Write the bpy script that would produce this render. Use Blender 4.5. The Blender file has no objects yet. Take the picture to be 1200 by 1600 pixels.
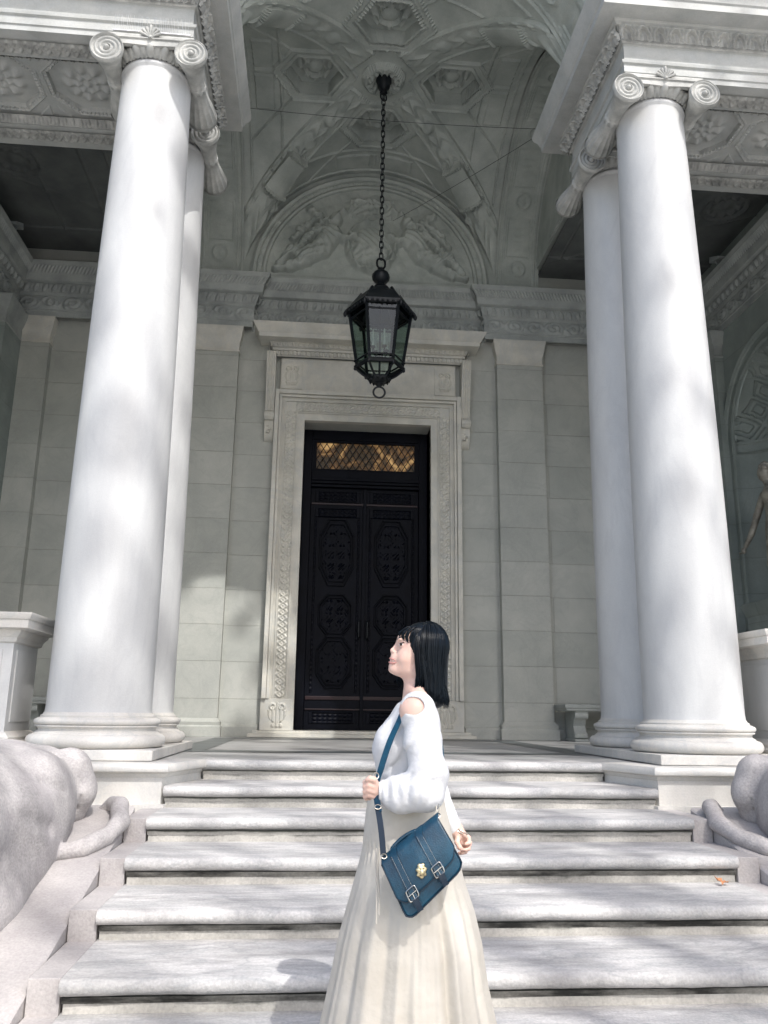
import bpy, bmesh, math, random
import numpy as np
from mathutils import Vector, Matrix
R_ = math.radians
pi = math.pi
rnd = random.Random(7)
scene = bpy.context.scene
col = scene.collection

# ------------------------------------------------------------------ camera
PITCH, YAW, ROLL, F = 0.2397, 0.0846, 0.0131, 1281.18
CAM = np.array([-0.711, -11.412, 0.340])
cp, sp, cy_, sy_ = math.cos(PITCH), math.sin(PITCH), math.cos(YAW), math.sin(YAW)
fw = np.array([sy_*cp, cy_*cp, sp]); rt = np.array([cy_, -sy_, 0.0]); up = np.cross(rt, fw)
c_, s_ = math.cos(ROLL), math.sin(ROLL)
rt, up = c_*rt + s_*up, -s_*rt + c_*up
cam = bpy.data.cameras.new("camera"); cam_o = bpy.data.objects.new("camera", cam); col.objects.link(cam_o)
cam.sensor_fit = 'HORIZONTAL'; cam.sensor_width = 36.0; cam.lens = 36.0*F/1200.0
cam.clip_start = 0.05; cam.clip_end = 600
M = Matrix(((rt[0], up[0], -fw[0], CAM[0]), (rt[1], up[1], -fw[1], CAM[1]), (rt[2], up[2], -fw[2], CAM[2]), (0, 0, 0, 1)))
cam_o.matrix_world = M
scene.camera = cam_o

# ------------------------------------------------------------------ light
SUN_AZ, SUN_EL = 20.0, 49.0          # degrees to the right of straight in front of the facade
sd = Vector((math.sin(R_(SUN_AZ))*math.cos(R_(SUN_EL)), -math.cos(R_(SUN_AZ))*math.cos(R_(SUN_EL)), math.sin(R_(SUN_EL))))
sun = bpy.data.lights.new("sun", 'SUN'); sun.energy = 2.0; sun.angle = R_(0.55); sun.color = (1.0, 0.975, 0.95)
sun_o = bpy.data.objects.new("sun", sun); col.objects.link(sun_o)
sun_o.rotation_euler = sd.to_track_quat('Z', 'Y').to_euler(); sun_o.location = (5, -20, 20)
world = bpy.data.worlds.new("World"); scene.world = world; world.use_nodes = True
wn = world.node_tree; bg = wn.nodes['Background']
sky = wn.nodes.new('ShaderNodeTexSky'); sky.sky_type = 'NISHITA'; sky.sun_disc = False
sky.sun_elevation = R_(SUN_EL); sky.sun_rotation = R_(180 - SUN_AZ); sky.dust_density = 3.2; sky.air_density = 1.0; sky.ozone_density = 1.0
wn.links.new(sky.outputs[0], bg.inputs[0]); bg.inputs[1].default_value = 0.15
scene.view_settings.view_transform = 'Standard'; scene.view_settings.look = 'None'
scene.view_settings.exposure = 0.90; scene.view_settings.gamma = 1.0
scene.cycles.max_bounces = 8; scene.cycles.diffuse_bounces = 5
scene.cycles.use_denoising = True

# ------------------------------------------------------------------ materials
def hexc(r, g, b): return (r, g, b, 1)
def mat(name, c1, c2=None, rough=0.6, scale=3.0, detail=6, bump=0.0, bscale=60, metal=0.0, spec=0.5,
        vein=None, vein_scale=1.5, stretch=(1, 1, 1), joints=None, dirt=None, fine=0.0, sheen=0.0, contrast=(0.35, 0.65)):
    m = bpy.data.materials.new(name); m.use_nodes = True
    nt = m.node_tree; N = nt.nodes; L = nt.links
    b = N['Principled BSDF']; b.inputs['Roughness'].default_value = rough; b.inputs['Metallic'].default_value = metal
    b.inputs['Specular IOR Level'].default_value = spec
    if sheen: b.inputs['Sheen Weight'].default_value = sheen
    tc = N.new('ShaderNodeTexCoord'); mp = N.new('ShaderNodeMapping'); L.new(tc.outputs['Object'], mp.inputs[0])
    mp.inputs['Scale'].default_value = stretch
    c2 = c2 or tuple(x*0.8 for x in c1)
    n = N.new('ShaderNodeTexNoise'); n.inputs['Scale'].default_value = scale; n.inputs['Detail'].default_value = detail
    n.inputs['Roughness'].default_value = 0.6
    L.new(mp.outputs[0], n.inputs['Vector'])
    cr = N.new('ShaderNodeValToRGB'); cr.color_ramp.elements[0].position = contrast[0]; cr.color_ramp.elements[1].position = contrast[1]
    cr.color_ramp.elements[0].color = (*c2, 1); cr.color_ramp.elements[1].color = (*c1, 1)
    L.new(n.outputs[0], cr.inputs[0]); out = cr.outputs[0]
    def mix(fac, a, colr, mode='MIX'):
        x = N.new('ShaderNodeMix'); x.data_type = 'RGBA'; x.blend_type = mode
        if hasattr(fac, 'links'): L.new(fac, x.inputs[0])
        else: x.inputs[0].default_value = fac
        L.new(a, x.inputs[6])
        if isinstance(colr, tuple): x.inputs[7].default_value = (*colr, 1)
        else: L.new(colr, x.inputs[7])
        return x.outputs[2]
    if vein:
        v = N.new('ShaderNodeTexNoise'); v.inputs['Scale'].default_value = vein_scale; v.inputs['Detail'].default_value = 9
        v.inputs['Distortion'].default_value = 1.2; v.inputs['Roughness'].default_value = 0.62
        L.new(mp.outputs[0], v.inputs['Vector'])
        r2 = N.new('ShaderNodeValToRGB'); e = r2.color_ramp.elements
        e[0].position = 0.455; e[0].color = (0, 0, 0, 1); e[1].position = 0.5; e[1].color = (1, 1, 1, 1)
        e2 = e.new(0.545); e2.color = (0, 0, 0, 1)
        L.new(v.outputs[0], r2.inputs[0])
        sc = N.new('ShaderNodeMath'); sc.operation = 'MULTIPLY'; sc.inputs[1].default_value = vein[3]
        L.new(r2.outputs[0], sc.inputs[0]); out = mix(sc.outputs[0], out, vein[:3])
    if fine:
        f = N.new('ShaderNodeTexNoise'); f.inputs['Scale'].default_value = 90; f.inputs['Detail'].default_value = 3
        L.new(tc.outputs['Object'], f.inputs['Vector'])
        mr = N.new('ShaderNodeMapRange'); mr.inputs[1].default_value = 0.3; mr.inputs[2].default_value = 0.7
        mr.inputs[3].default_value = 1 - fine; mr.inputs[4].default_value = 1 + fine
        L.new(f.outputs[0], mr.inputs[0]); out = mix(1.0, out, mr.outputs[0], 'MULTIPLY')
    heights = []
    if joints:      # plane, course width, course height
        pl, jw, jh = joints
        sx = N.new('ShaderNodeSeparateXYZ'); L.new(tc.outputs['Object'], sx.inputs[0])
        cb = N.new('ShaderNodeCombineXYZ'); L.new(sx.outputs[0 if pl == 'x' else 1], cb.inputs[0]); L.new(sx.outputs[2], cb.inputs[1])
        br = N.new('ShaderNodeTexBrick'); L.new(cb.outputs[0], br.inputs['Vector'])
        br.inputs['Scale'].default_value = 1.0; br.inputs['Brick Width'].default_value = jw; br.inputs['Row Height'].default_value = jh
        br.inputs['Mortar Size'].default_value = 0.004; br.inputs['Mortar Smooth'].default_value = 0.2
        br.inputs['Color1'].default_value = (1, 1, 1, 1); br.inputs['Color2'].default_value = (0.87, 0.885, 0.88, 1)
        br.inputs['Mortar'].default_value = (0.80, 0.80, 0.78, 1)
        out = mix(1.0, out, br.outputs['Color'], 'MULTIPLY')
        heights.append((br.outputs['Fac'], -0.003))
    if dirt:        # soiling that clings to ledges: noise cut, colour, amount, scale
        dn = N.new('ShaderNodeTexNoise'); dn.inputs['Scale'].default_value = dirt[4] if len(dirt) > 4 else 4; dn.inputs['Detail'].default_value = 10
        dn.inputs['Roughness'].default_value = 0.7
        m2 = N.new('ShaderNodeMapping'); m2.inputs['Scale'].default_value = dirt[5] if len(dirt) > 5 else (1, 1, 1)
        L.new(tc.outputs['Object'], m2.inputs[0]); L.new(m2.outputs[0], dn.inputs['Vector']); dout = dn.outputs[0]
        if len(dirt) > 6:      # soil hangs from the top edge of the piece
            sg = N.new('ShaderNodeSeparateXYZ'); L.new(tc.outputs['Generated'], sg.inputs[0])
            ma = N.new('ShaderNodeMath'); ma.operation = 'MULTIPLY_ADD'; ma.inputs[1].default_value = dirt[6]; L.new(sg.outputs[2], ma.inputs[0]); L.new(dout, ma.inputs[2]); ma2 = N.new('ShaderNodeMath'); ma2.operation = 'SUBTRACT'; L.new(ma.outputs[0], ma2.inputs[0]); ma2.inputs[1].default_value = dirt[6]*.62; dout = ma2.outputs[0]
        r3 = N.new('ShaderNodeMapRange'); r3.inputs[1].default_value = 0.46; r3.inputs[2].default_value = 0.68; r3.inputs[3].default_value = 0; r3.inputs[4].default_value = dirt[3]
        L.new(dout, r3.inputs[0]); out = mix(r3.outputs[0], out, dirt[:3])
    L.new(out, b.inputs['Base Color'])
    if bump or heights:
        prev = None
        if bump:
            bn = N.new('ShaderNodeTexNoise'); bn.inputs['Scale'].default_value = bscale; bn.inputs['Detail'].default_value = 5
            L.new(tc.outputs['Object'], bn.inputs['Vector'])
            bp = N.new('ShaderNodeBump'); bp.inputs['Strength'].default_value = 1.0; bp.inputs['Distance'].default_value = bump
            L.new(bn.outputs[0], bp.inputs['Height']); prev = bp
        for h, d in heights:
            b2 = N.new('ShaderNodeBump'); b2.inputs['Distance'].default_value = abs(d); b2.invert = d < 0
            L.new(h, b2.inputs['Height'])
            if prev: L.new(prev.outputs[0], b2.inputs['Normal'])
            prev = b2
        L.new(prev.outputs[0], b.inputs['Normal'])
    return m
VE = (0.42, 0.44, 0.44, 0.35)
M_col = mat('column_marble', (0.555, 0.56, 0.55), (0.475, 0.48, 0.475), 0.45, 2.6, 10, 0.0008, 120, vein=(0.42, 0.425, 0.43, 0.22), vein_scale=2.0, stretch=(1, 1, 0.35), fine=0.03)
M_carve = mat('carved_marble', (0.48, 0.48, 0.45), (0.27, 0.275, 0.26), 0.6, 6, 8, 0.001, 120, fine=0.06)
M_ent = mat('entablature_marble', (0.47, 0.475, 0.45), (0.34, 0.35, 0.335), 0.6, 3, 8, 0.0008, 120, vein=VE, fine=0.05)
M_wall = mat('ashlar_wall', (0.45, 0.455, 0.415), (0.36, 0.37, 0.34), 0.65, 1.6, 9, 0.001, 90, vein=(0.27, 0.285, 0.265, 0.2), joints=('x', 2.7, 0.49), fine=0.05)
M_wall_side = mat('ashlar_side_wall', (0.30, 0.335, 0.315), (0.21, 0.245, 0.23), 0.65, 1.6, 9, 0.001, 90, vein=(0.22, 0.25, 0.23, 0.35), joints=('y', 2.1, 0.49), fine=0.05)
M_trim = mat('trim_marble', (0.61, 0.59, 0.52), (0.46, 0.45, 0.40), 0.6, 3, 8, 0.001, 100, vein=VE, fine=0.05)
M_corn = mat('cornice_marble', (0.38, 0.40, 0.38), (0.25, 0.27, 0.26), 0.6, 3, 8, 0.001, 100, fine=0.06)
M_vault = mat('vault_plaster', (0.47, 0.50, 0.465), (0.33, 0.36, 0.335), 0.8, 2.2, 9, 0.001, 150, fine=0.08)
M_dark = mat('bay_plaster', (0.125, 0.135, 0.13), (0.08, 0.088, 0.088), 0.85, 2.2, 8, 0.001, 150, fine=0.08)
M_step = mat('step_marble', (0.58, 0.565, 0.545), (0.385, 0.38, 0.37), 0.8, 2.4, 10, 0.0035, 70, vein=(0.30, 0.31, 0.31, 0.5), vein_scale=2.5, stretch=(0.6, 1.8, 1), fine=0.12, dirt=(0.21, 0.205, 0.20, 0.7, 2.8, (0.6, 2.2, 1)))
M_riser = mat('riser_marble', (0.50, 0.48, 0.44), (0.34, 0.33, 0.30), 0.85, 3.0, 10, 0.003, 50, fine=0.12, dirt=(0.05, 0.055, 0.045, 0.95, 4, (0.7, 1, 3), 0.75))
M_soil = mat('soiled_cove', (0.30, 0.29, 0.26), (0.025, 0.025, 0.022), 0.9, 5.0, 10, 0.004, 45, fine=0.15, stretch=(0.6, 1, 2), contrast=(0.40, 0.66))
M_plat = mat('platform_marble', (0.62, 0.60, 0.56), (0.50, 0.485, 0.45), 0.6, 2, 8, 0.001, 80, vein=VE, fine=0.05)
M_lion = mat('lion_marble', (0.47, 0.445, 0.43), (0.29, 0.275, 0.27), 0.8, 5, 10, 0.004, 70, fine=0.14, dirt=(0.36, 0.33, 0.34, 0.5, 3))
M_ramp = mat('ramp_marble', (0.46, 0.435, 0.42), (0.33, 0.31, 0.305), 0.8, 2.2, 10, 0.002, 70, fine=0.1)
M_floor = mat('floor_marble', (0.40, 0.40, 0.39), (0.28, 0.28, 0.28), 0.4, 1.2, 8, 0.0, 80, vein=VE)
M_floor2 = mat('floor_dark_inlay', (0.10, 0.115, 0.12), (0.06, 0.07, 0.075), 0.35, 3, 8)
M_pave = mat('pavement', (0.56, 0.54, 0.50), (0.44, 0.43, 0.40), 0.85, 1.5, 8, 0.002, 60, fine=0.1)
M_asph = mat('asphalt', (0.06, 0.06, 0.062), (0.04, 0.04, 0.042), 0.9, 6, 8, 0.003, 90, fine=0.2)
M_bronze = mat('black_bronze', (0.007, 0.010, 0.014), (0.003, 0.005, 0.007), 0.42, 8, 6, 0.001, 80, spec=0.35)
M_door = mat('dark_door_bronze', (0.0022, 0.0032, 0.0075), (0.001, 0.0015, 0.004), 0.5, 5, 8, 0.001, 90, spec=0.10)
M_doorrail = mat('door_rail_bronze', (0.02, 0.006, 0.008), (0.008, 0.003, 0.005), 0.4, 5, 6, spec=0.3)
M_statue = mat('statue_bronze', (0.40, 0.375, 0.32), (0.20, 0.19, 0.165), 0.5, 9, 7, 0.002, 60, metal=0.35)
M_skin = mat('skin', (0.66, 0.455, 0.375), (0.63, 0.41, 0.34), 0.5, 14, 4, 0.0002, 300)
bs = M_skin.node_tree.nodes['Principled BSDF']; bs.inputs['Subsurface Weight'].default_value = 0.12
bs.inputs['Subsurface Radius'].default_value = (0.02, 0.008, 0.005); bs.inputs['Subsurface Scale'].default_value = 0.5
M_hair = mat('black_hair', (0.003, 0.0065, 0.011), (0.0015, 0.003, 0.005), 0.30, 40, 3, spec=0.2, stretch=(6, 6, 0.4))
M_knit = mat('white_knit', (0.62, 0.62, 0.625), (0.57, 0.575, 0.585), 0.95, 30, 4, 0.0035, 38)
M_skirt = mat('cream_cotton', (0.56, 0.525, 0.46), (0.50, 0.465, 0.40), 0.9, 8, 5, 0.0030, 42)
M_blue = mat('blue_leather', (0.0035, 0.062, 0.110), (0.002, 0.028, 0.056), 0.38, 9, 9, 0.0009, 260, fine=0.12)
M_blue2 = mat('blue_leather_edge', (0.002, 0.016, 0.036), (0.0015, 0.011, 0.025), 0.45, 9, 6, 0.0005, 320)
M_silver = mat('silver_metal', (0.75, 0.72, 0.66), (0.6, 0.57, 0.5), 0.25, 20, 4, metal=1.0)
M_gold = mat('pale_gold', (0.85, 0.72, 0.45), (0.6, 0.5, 0.3), 0.28, 60, 4, 0.001, 200, metal=1.0)
M_lip = mat('lip', (0.55, 0.25, 0.22), (0.50, 0.22, 0.20), 0.4, 20, 3)
M_teeth = mat('teeth', (0.85, 0.83, 0.80), (0.8, 0.78, 0.75), 0.3, 20, 2)
M_eyew = mat('eye_white', (0.75, 0.74, 0.73), (0.7, 0.7, 0.7), 0.25, 20, 2)
M_eye = mat('eye_dark', (0.02, 0.012, 0.01), (0.01, 0.008, 0.008), 0.15, 20, 2)
M_leaf = mat('tree_leaf', (0.09, 0.14, 0.035), (0.05, 0.09, 0.02), 0.6, 3, 4)
M_bark = mat('tree_bark', (0.13, 0.11, 0.09), (0.07, 0.06, 0.05), 0.9, 8, 8, 0.01, 20)
M_dry = mat('dry_leaf', (0.55, 0.26, 0.12), (0.4, 0.16, 0.07), 0.7, 30, 4)
M_fix = mat('grey_fixture', (0.35, 0.38, 0.38), (0.28, 0.30, 0.30), 0.45, 12, 3)
M_candle = mat('lamp_candle', (0.6, 0.6, 0.55), (0.5, 0.5, 0.45), 0.5, 12, 3)
M_spike = mat('spike_steel', (0.75, 0.75, 0.75), (0.6, 0.6, 0.6), 0.3, 12, 2, metal=0.7)
def glass():
    m = bpy.data.materials.new('lantern_glass'); m.use_nodes = True; nt = m.node_tree; N = nt.nodes; L = nt.links
    N.remove(N['Principled BSDF']); o = N['Material Output']
    t = N.new('ShaderNodeBsdfTransparent'); t.inputs[0].default_value = (0.50, 0.60, 0.57, 1)
    g = N.new('ShaderNodeBsdfGlossy'); g.inputs['Roughness'].default_value = 0.08
    tx = N.new('ShaderNodeTexNoise'); tx.inputs['Scale'].default_value = 6
    b = N.new('ShaderNodeBump'); b.inputs['Distance'].default_value = 0.004; L.new(tx.outputs[0], b.inputs['Height']); L.new(b.outputs[0], g.inputs['Normal'])
    x = N.new('ShaderNodeMixShader'); x.inputs[0].default_value = 0.05; L.new(t.outputs[0], x.inputs[1]); L.new(g.outputs[0], x.inputs[2]); L.new(x.outputs[0], o.inputs[0])
    return m
M_glass = glass()
def glowmat():
    m = bpy.data.materials.new('lit_gilded_ceiling'); m.use_nodes = True; nt = m.node_tree; N = nt.nodes; L = nt.links
    b = N['Principled BSDF']; b.inputs['Base Color'].default_value = (0.08, 0.05, 0.02, 1)
    tc = N.new('ShaderNodeTexCoord'); n = N.new('ShaderNodeTexNoise'); n.inputs['Scale'].default_value = 2.6; n.inputs['Detail'].default_value = 9; n.inputs['Distortion'].default_value = 1.4
    L.new(tc.outputs['Object'], n.inputs['Vector'])
    r = N.new('ShaderNodeValToRGB'); e = r.color_ramp.elements; e[0].position = 0.44; e[0].color = (0.012, 0.009, 0.006, 1); e[1].position = 0.66; e[1].color = (1.0, 0.62, 0.25, 1)
    k = e.new(0.53); k.color = (0.16, 0.075, 0.025, 1)
    L.new(n.outputs[0], r.inputs[0]); L.new(r.outputs[0], b.inputs['Emission Color']); b.inputs['Emission Strength'].default_value = 0.28
    return m
M_glow = glowmat()

# ------------------------------------------------------------------ mesh helpers
from mathutils.geometry import tessellate_polygon
def tess(p): return [tuple(q) for q in tessellate_polygon([[Vector((a, b, 0)) for a, b in p]])]
class MB:
    def __init__(s): s.v = []; s.f = []; s.mi = []
    def add(s, v, f, mi=0):
        o = len(s.v); s.v += [tuple(map(float, p)) for p in v]; s.f += [tuple(i+o for i in q) for q in f]; s.mi += [mi]*len(f); return s
    def box(s, x0, x1, y0, y1, z0, z1, b=0.0, mi=0):
        if x0 > x1: x0, x1 = x1, x0
        if y0 > y1: y0, y1 = y1, y0
        if z0 > z1: z0, z1 = z1, z0
        if b <= 0:
            v = [(x0, y0, z0), (x1, y0, z0), (x1, y1, z0), (x0, y1, z0), (x0, y0, z1), (x1, y0, z1), (x1, y1, z1), (x0, y1, z1)]
            return s.add(v, [(0, 3, 2, 1), (4, 5, 6, 7), (0, 1, 5, 4), (1, 2, 6, 5), (2, 3, 7, 6), (3, 0, 4, 7)], mi)
        bm = bmesh.new(); bmesh.ops.create_cube(bm, size=1)
        for w in bm.verts: w.co = Vector(((x0+x1)/2+w.co.x*(x1-x0), (y0+y1)/2+w.co.y*(y1-y0), (z0+z1)/2+w.co.z*(z1-z0)))
        bmesh.ops.bevel(bm, geom=bm.edges[:], offset=b, segments=2, affect='EDGES', profile=0.6)
        bm.verts.index_update()
        s.add([w.co for w in bm.verts], [[q.index for q in f.verts] for f in bm.faces], mi); bm.free(); return s
    def lathe(s, prof, c=(0, 0, 0), n=48, axis='z', mi=0, flute=None):
        v = []
        for (r, h) in prof:
            for k in range(n):
                a = 2*pi*k/n; rr = r
                if flute: rr = r*(1+flute(k/n, h))
                x, y = rr*math.cos(a), rr*math.sin(a)
                p = (x, y, h) if axis == 'z' else ((x, h, y) if axis == 'y' else (h, x, y))
                v.append((c[0]+p[0], c[1]+p[1], c[2]+p[2]))
        f = []
        for i in range(len(prof)-1):
            for k in range(n):
                a, b = i*n+k, i*n+(k+1) % n
                q = (a, b, b+n, a+n); f.append(q if axis != 'y' else q[::-1])
        f.append(tuple(range(n))[::-1]); f.append(tuple(range((len(prof)-1)*n, len(prof)*n)))
        return s.add(v, f, mi)
    def tube(s, pts, r, n=8, mi=0, cap=True):
        pts = [Vector(p) for p in pts]; rr = r if isinstance(r, (list, tuple)) else [r]*len(pts)
        v = []; prev = None
        for i, p in enumerate(pts):
            t = (pts[min(i+1, len(pts)-1)]-pts[max(i-1, 0)])
            if t.length < 1e-9: t = Vector((0, 0, 1))
            t.normalize()
            if prev is None:
                u = t.cross(Vector((0, 0, 1)))
                if u.length < 1e-3: u = t.cross(Vector((1, 0, 0)))
            else: u = prev-t*prev.dot(t)
            if u.length < 1e-6: u = t.orthogonal()
            u.normalize(); prev = u; w = t.cross(u)
            for k in range(n):
                a = 2*pi*k/n; v.append(p+(u*math.cos(a)+w*math.sin(a))*rr[i])
        f = []
        for i in range(len(pts)-1):
            for k in range(n):
                a, b = i*n+k, i*n+(k+1) % n; f.append((a, b, b+n, a+n))
        if cap: f.append(tuple(range(n))[::-1]); f.append(tuple(range((len(pts)-1)*n, len(pts)*n)))
        return s.add(v, f, mi)
    def ribbon(s, pts, w, t, wdir, mi=0):
        """flat strap: wdir = width direction per point (or one), thickness t"""
        pts = [Vector(p) for p in pts]; v = []
        for i, p in enumerate(pts):
            tg = (pts[min(i+1, len(pts)-1)]-pts[max(i-1, 0)]).normalized()
            wd = Vector(wdir[i] if isinstance(wdir[0], (list, tuple, Vector)) else wdir); wd = (wd-tg*wd.dot(tg)).normalized(); nn = tg.cross(wd)
            for a, b in ((-1, -1), (1, -1), (1, 1), (-1, 1)): v.append(p+wd*a*w/2+nn*b*t/2)
        f = [(0, 1, 2, 3)]
        for i in range(len(pts)-1):
            for k in range(4): a, b = i*4+k, i*4+(k+1) % 4; f.append((a, a+4, b+4, b))
        m = (len(pts)-1)*4; f.append((m+3, m+2, m+1, m))
        return s.add(v, f, mi)
    def grid(s, P, mi=0, flip=False):
        P = np.asarray(P); nu, nv = P.shape[:2]
        v = P.reshape(-1, 3).tolist(); f = []
        for i in range(nu-1):
            for j in range(nv-1):
                a = i*nv+j; q = (a, a+nv, a+nv+1, a+1); f.append(q[::-1] if flip else q)
        o = len(s.v); s.v += [tuple(p) for p in v]; s.f += [tuple(i+o for i in q) for q in f]; s.mi += [mi]*len(f); return s
    def sweep(s, path, prof, closed=False, mi=0, cap=True):
        """horizontal moulding: path [(x,y)], outward = right hand of travel, prof [(out,z)] bottom to top"""
        n = len(path); rings = []
        for i, p in enumerate(path):
            p = Vector(p)
            a = Vector(path[i-1]) if (i > 0 or closed) else None
            b = Vector(path[(i+1) % n]) if (i < n-1 or closed) else None
            d1 = (p-a).normalized() if a else None; d2 = (b-p).normalized() if b else None
            d1 = d1 or d2; d2 = d2 or d1
            n1 = Vector((d1.y, -d1.x)); n2 = Vector((d2.y, -d2.x)); m = (n1+n2); m = m/ max(m.dot(n1), 0.2)
            rings.append([(p.x+m.x*o, p.y+m.y*o, z) for o, z in prof])
        k = len(prof); v = [q for r in rings for q in r]; f = []
        for i in range(n if closed else n-1):
            for j in range(k-1):
                a = i*k+j; b = ((i+1) % n)*k+j; f.append((a, b, b+1, a+1))
        if cap and not closed: f.append(tuple(range(k))); f.append(tuple(range((n-1)*k, n*k))[::-1])
        return s.add(v, f, mi)
    def prism(s, poly, z0, z1, mi=0, b=0):
        n = len(poly); v = [(x, y, z0) for x, y in poly]+[(x, y, z1) for x, y in poly]
        f = [tuple(range(n))[::-1], tuple(range(n, 2*n))]+[(i, (i+1) % n, n+(i+1) % n, n+i) for i in range(n)]
        return s.add(v, f, mi)
    def extr(s, poly, a0, a1, plane='xz', mi=0):
        """polygon in xz (extruded in y) or yz (extruded in x)"""
        n = len(poly)
        mk = (lambda p, a: (p[0], a, p[1])) if plane == 'xz' else (lambda p, a: (a, p[0], p[1]))
        v = [mk(p, a0) for p in poly]+[mk(p, a1) for p in poly]
        f = [tuple(range(n)), tuple(range(n, 2*n))[::-1]]+[(i, n+i, n+(i+1) % n, (i+1) % n) for i in range(n)]
        return s.add(v, f, mi)
    def build(s, name, m, parent=None, smooth=None, fixn=True):
        me = bpy.data.meshes.new(name); me.from_pydata(s.v, [], s.f)
        ms = m if isinstance(m, (list, tuple)) else [m]
        for q in ms: me.materials.append(q)
        if len(ms) > 1: me.polygons.foreach_set('material_index', s.mi)
        if fixn:
            bm = bmesh.new(); bm.from_mesh(me); bmesh.ops.recalc_face_normals(bm, faces=bm.faces[:]); bm.to_mesh(me); bm.free()
        o = bpy.data.objects.new(name, me); col.objects.link(o)
        if parent: o.parent = parent
        if smooth is not None:
            me.polygons.foreach_set('use_smooth', [True]*len(me.polygons))
            if smooth < 180: me.set_sharp_from_angle(angle=R_(smooth))
        me.update(); return o
def thing(name, label, cat, group=None, loc=(0, 0, 0)):
    o = bpy.data.objects.new(name, None); col.objects.link(o); o.location = loc; o.empty_display_size = 0.2
    tag(o, label, cat, group); return o
def tag(o, label, cat, group=None):
    o['label'] = label; o['category'] = cat
    if group: o['group'] = group
    return o
def struct(o): o['kind'] = 'structure'; return o
def reparent_world(root):      # parts are built in world space; put them in the frame of their thing
    for ch in list(root.children):
        ch.matrix_parent_inverse = Matrix.Translation(root.location).inverted()
# ornament height functions: u in periods, v in 0..1
def h_egg(u, v):
    x = (u % 1)-0.5
    egg = np.sqrt(np.clip(1-(x/0.27)**2-((v-0.52)/0.46)**2, 0, 1))
    rim = np.exp(-((np.hypot(x/0.40, (v-0.55)/0.62)-1)/0.12)**2)*0.55*(v < 0.98)
    dart = np.clip(1-np.abs(np.abs(x)-0.5)/0.06, 0, 1)*np.clip(1.1-v, 0, 1)*0.5
    return np.maximum(np.maximum(egg, rim), dart)
def h_leaf(u, v):
    x = (u % 1)-0.5
    rho = np.hypot(x/0.42, (v-0.02)/0.90)
    arch = np.exp(-((rho-1)/0.13)**2)*(0.8+0.2*np.cos(np.arctan2(v, x)*14))
    r2 = np.hypot(x/0.23, (v-0.12)/0.50); leaf = np.sqrt(np.clip(1-r2**2, 0, 1))*(0.65+0.35*np.cos(x*55))
    tip = np.exp(-((np.abs(x)-.5)/.07)**2)*np.exp(-((v-.75)/.22)**2)*.7
    return np.maximum(np.maximum(arch, leaf), tip)*(0.6+0.4*v)
def h_dentil(u, v):
    x = u % 1
    return ((x > 0.2) & (x < 0.8)).astype(float)
def h_guil(u, v):
    a = 0.5+0.34*np.sin(2*pi*u); b = 0.5-0.34*np.sin(2*pi*u)
    r = np.maximum(np.exp(-((v-a)/0.09)**2), np.exp(-((v-b)/0.09)**2))
    x = ((u*2) % 1)-0.5
    d = np.exp(-((np.hypot(x*0.5, (v-0.5)))/0.11)**2)*0.8
    e = np.maximum(np.exp(-((v-0.03)/0.04)**2), np.exp(-((v-0.97)/0.04)**2))*0.7
    return np.maximum(np.maximum(r, d), e)
def h_scroll(u, v):
    x = (u % 1)-0.5; sgn = np.where((u % 2) < 1, 1, -1); y = (v-0.5)*sgn
    r = np.hypot(x, y*0.9); a = np.arctan2(y, x)
    sp_ = 0.5+0.5*np.cos(a-r*26)
    return np.clip(sp_*np.exp(-(r/0.42)**4)+0.5*np.exp(-((y-0.3*np.sin(pi*x*2))/0.09)**2)*(r > .3), 0, 1)
def h_bead(u, v):
    x = (u % 1)-0.5
    return np.sqrt(np.clip(1-(x/0.42)**2-((v-.5)/.5)**2, 0, 1))
def h_reed(u, v): return 0.5+0.5*np.cos(2*pi*u)*np.clip(v*6, 0, 1)
def strip(mb, p0, p1, upv, outv, period, fn, amp, nper=12, nv=9, mi=0):
    p0, p1, upv, outv = [np.array(q, float) for q in (p0, p1, upv, outv)]
    L = np.linalg.norm(p1-p0); k = max(1, round(L/period)); nu = k*nper+1
    u = np.linspace(0, k, nu)[:, None]; v = np.linspace(0, 1, nv)[None, :]
    H = fn(u+0*v, v+0*u)*amp
    P = p0+(p1-p0)*(u/k)[..., None]+upv*v[..., None]+outv*H[..., None]
    # close the edges back to the ground surface
    mb.grid(P, mi); return mb

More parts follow.
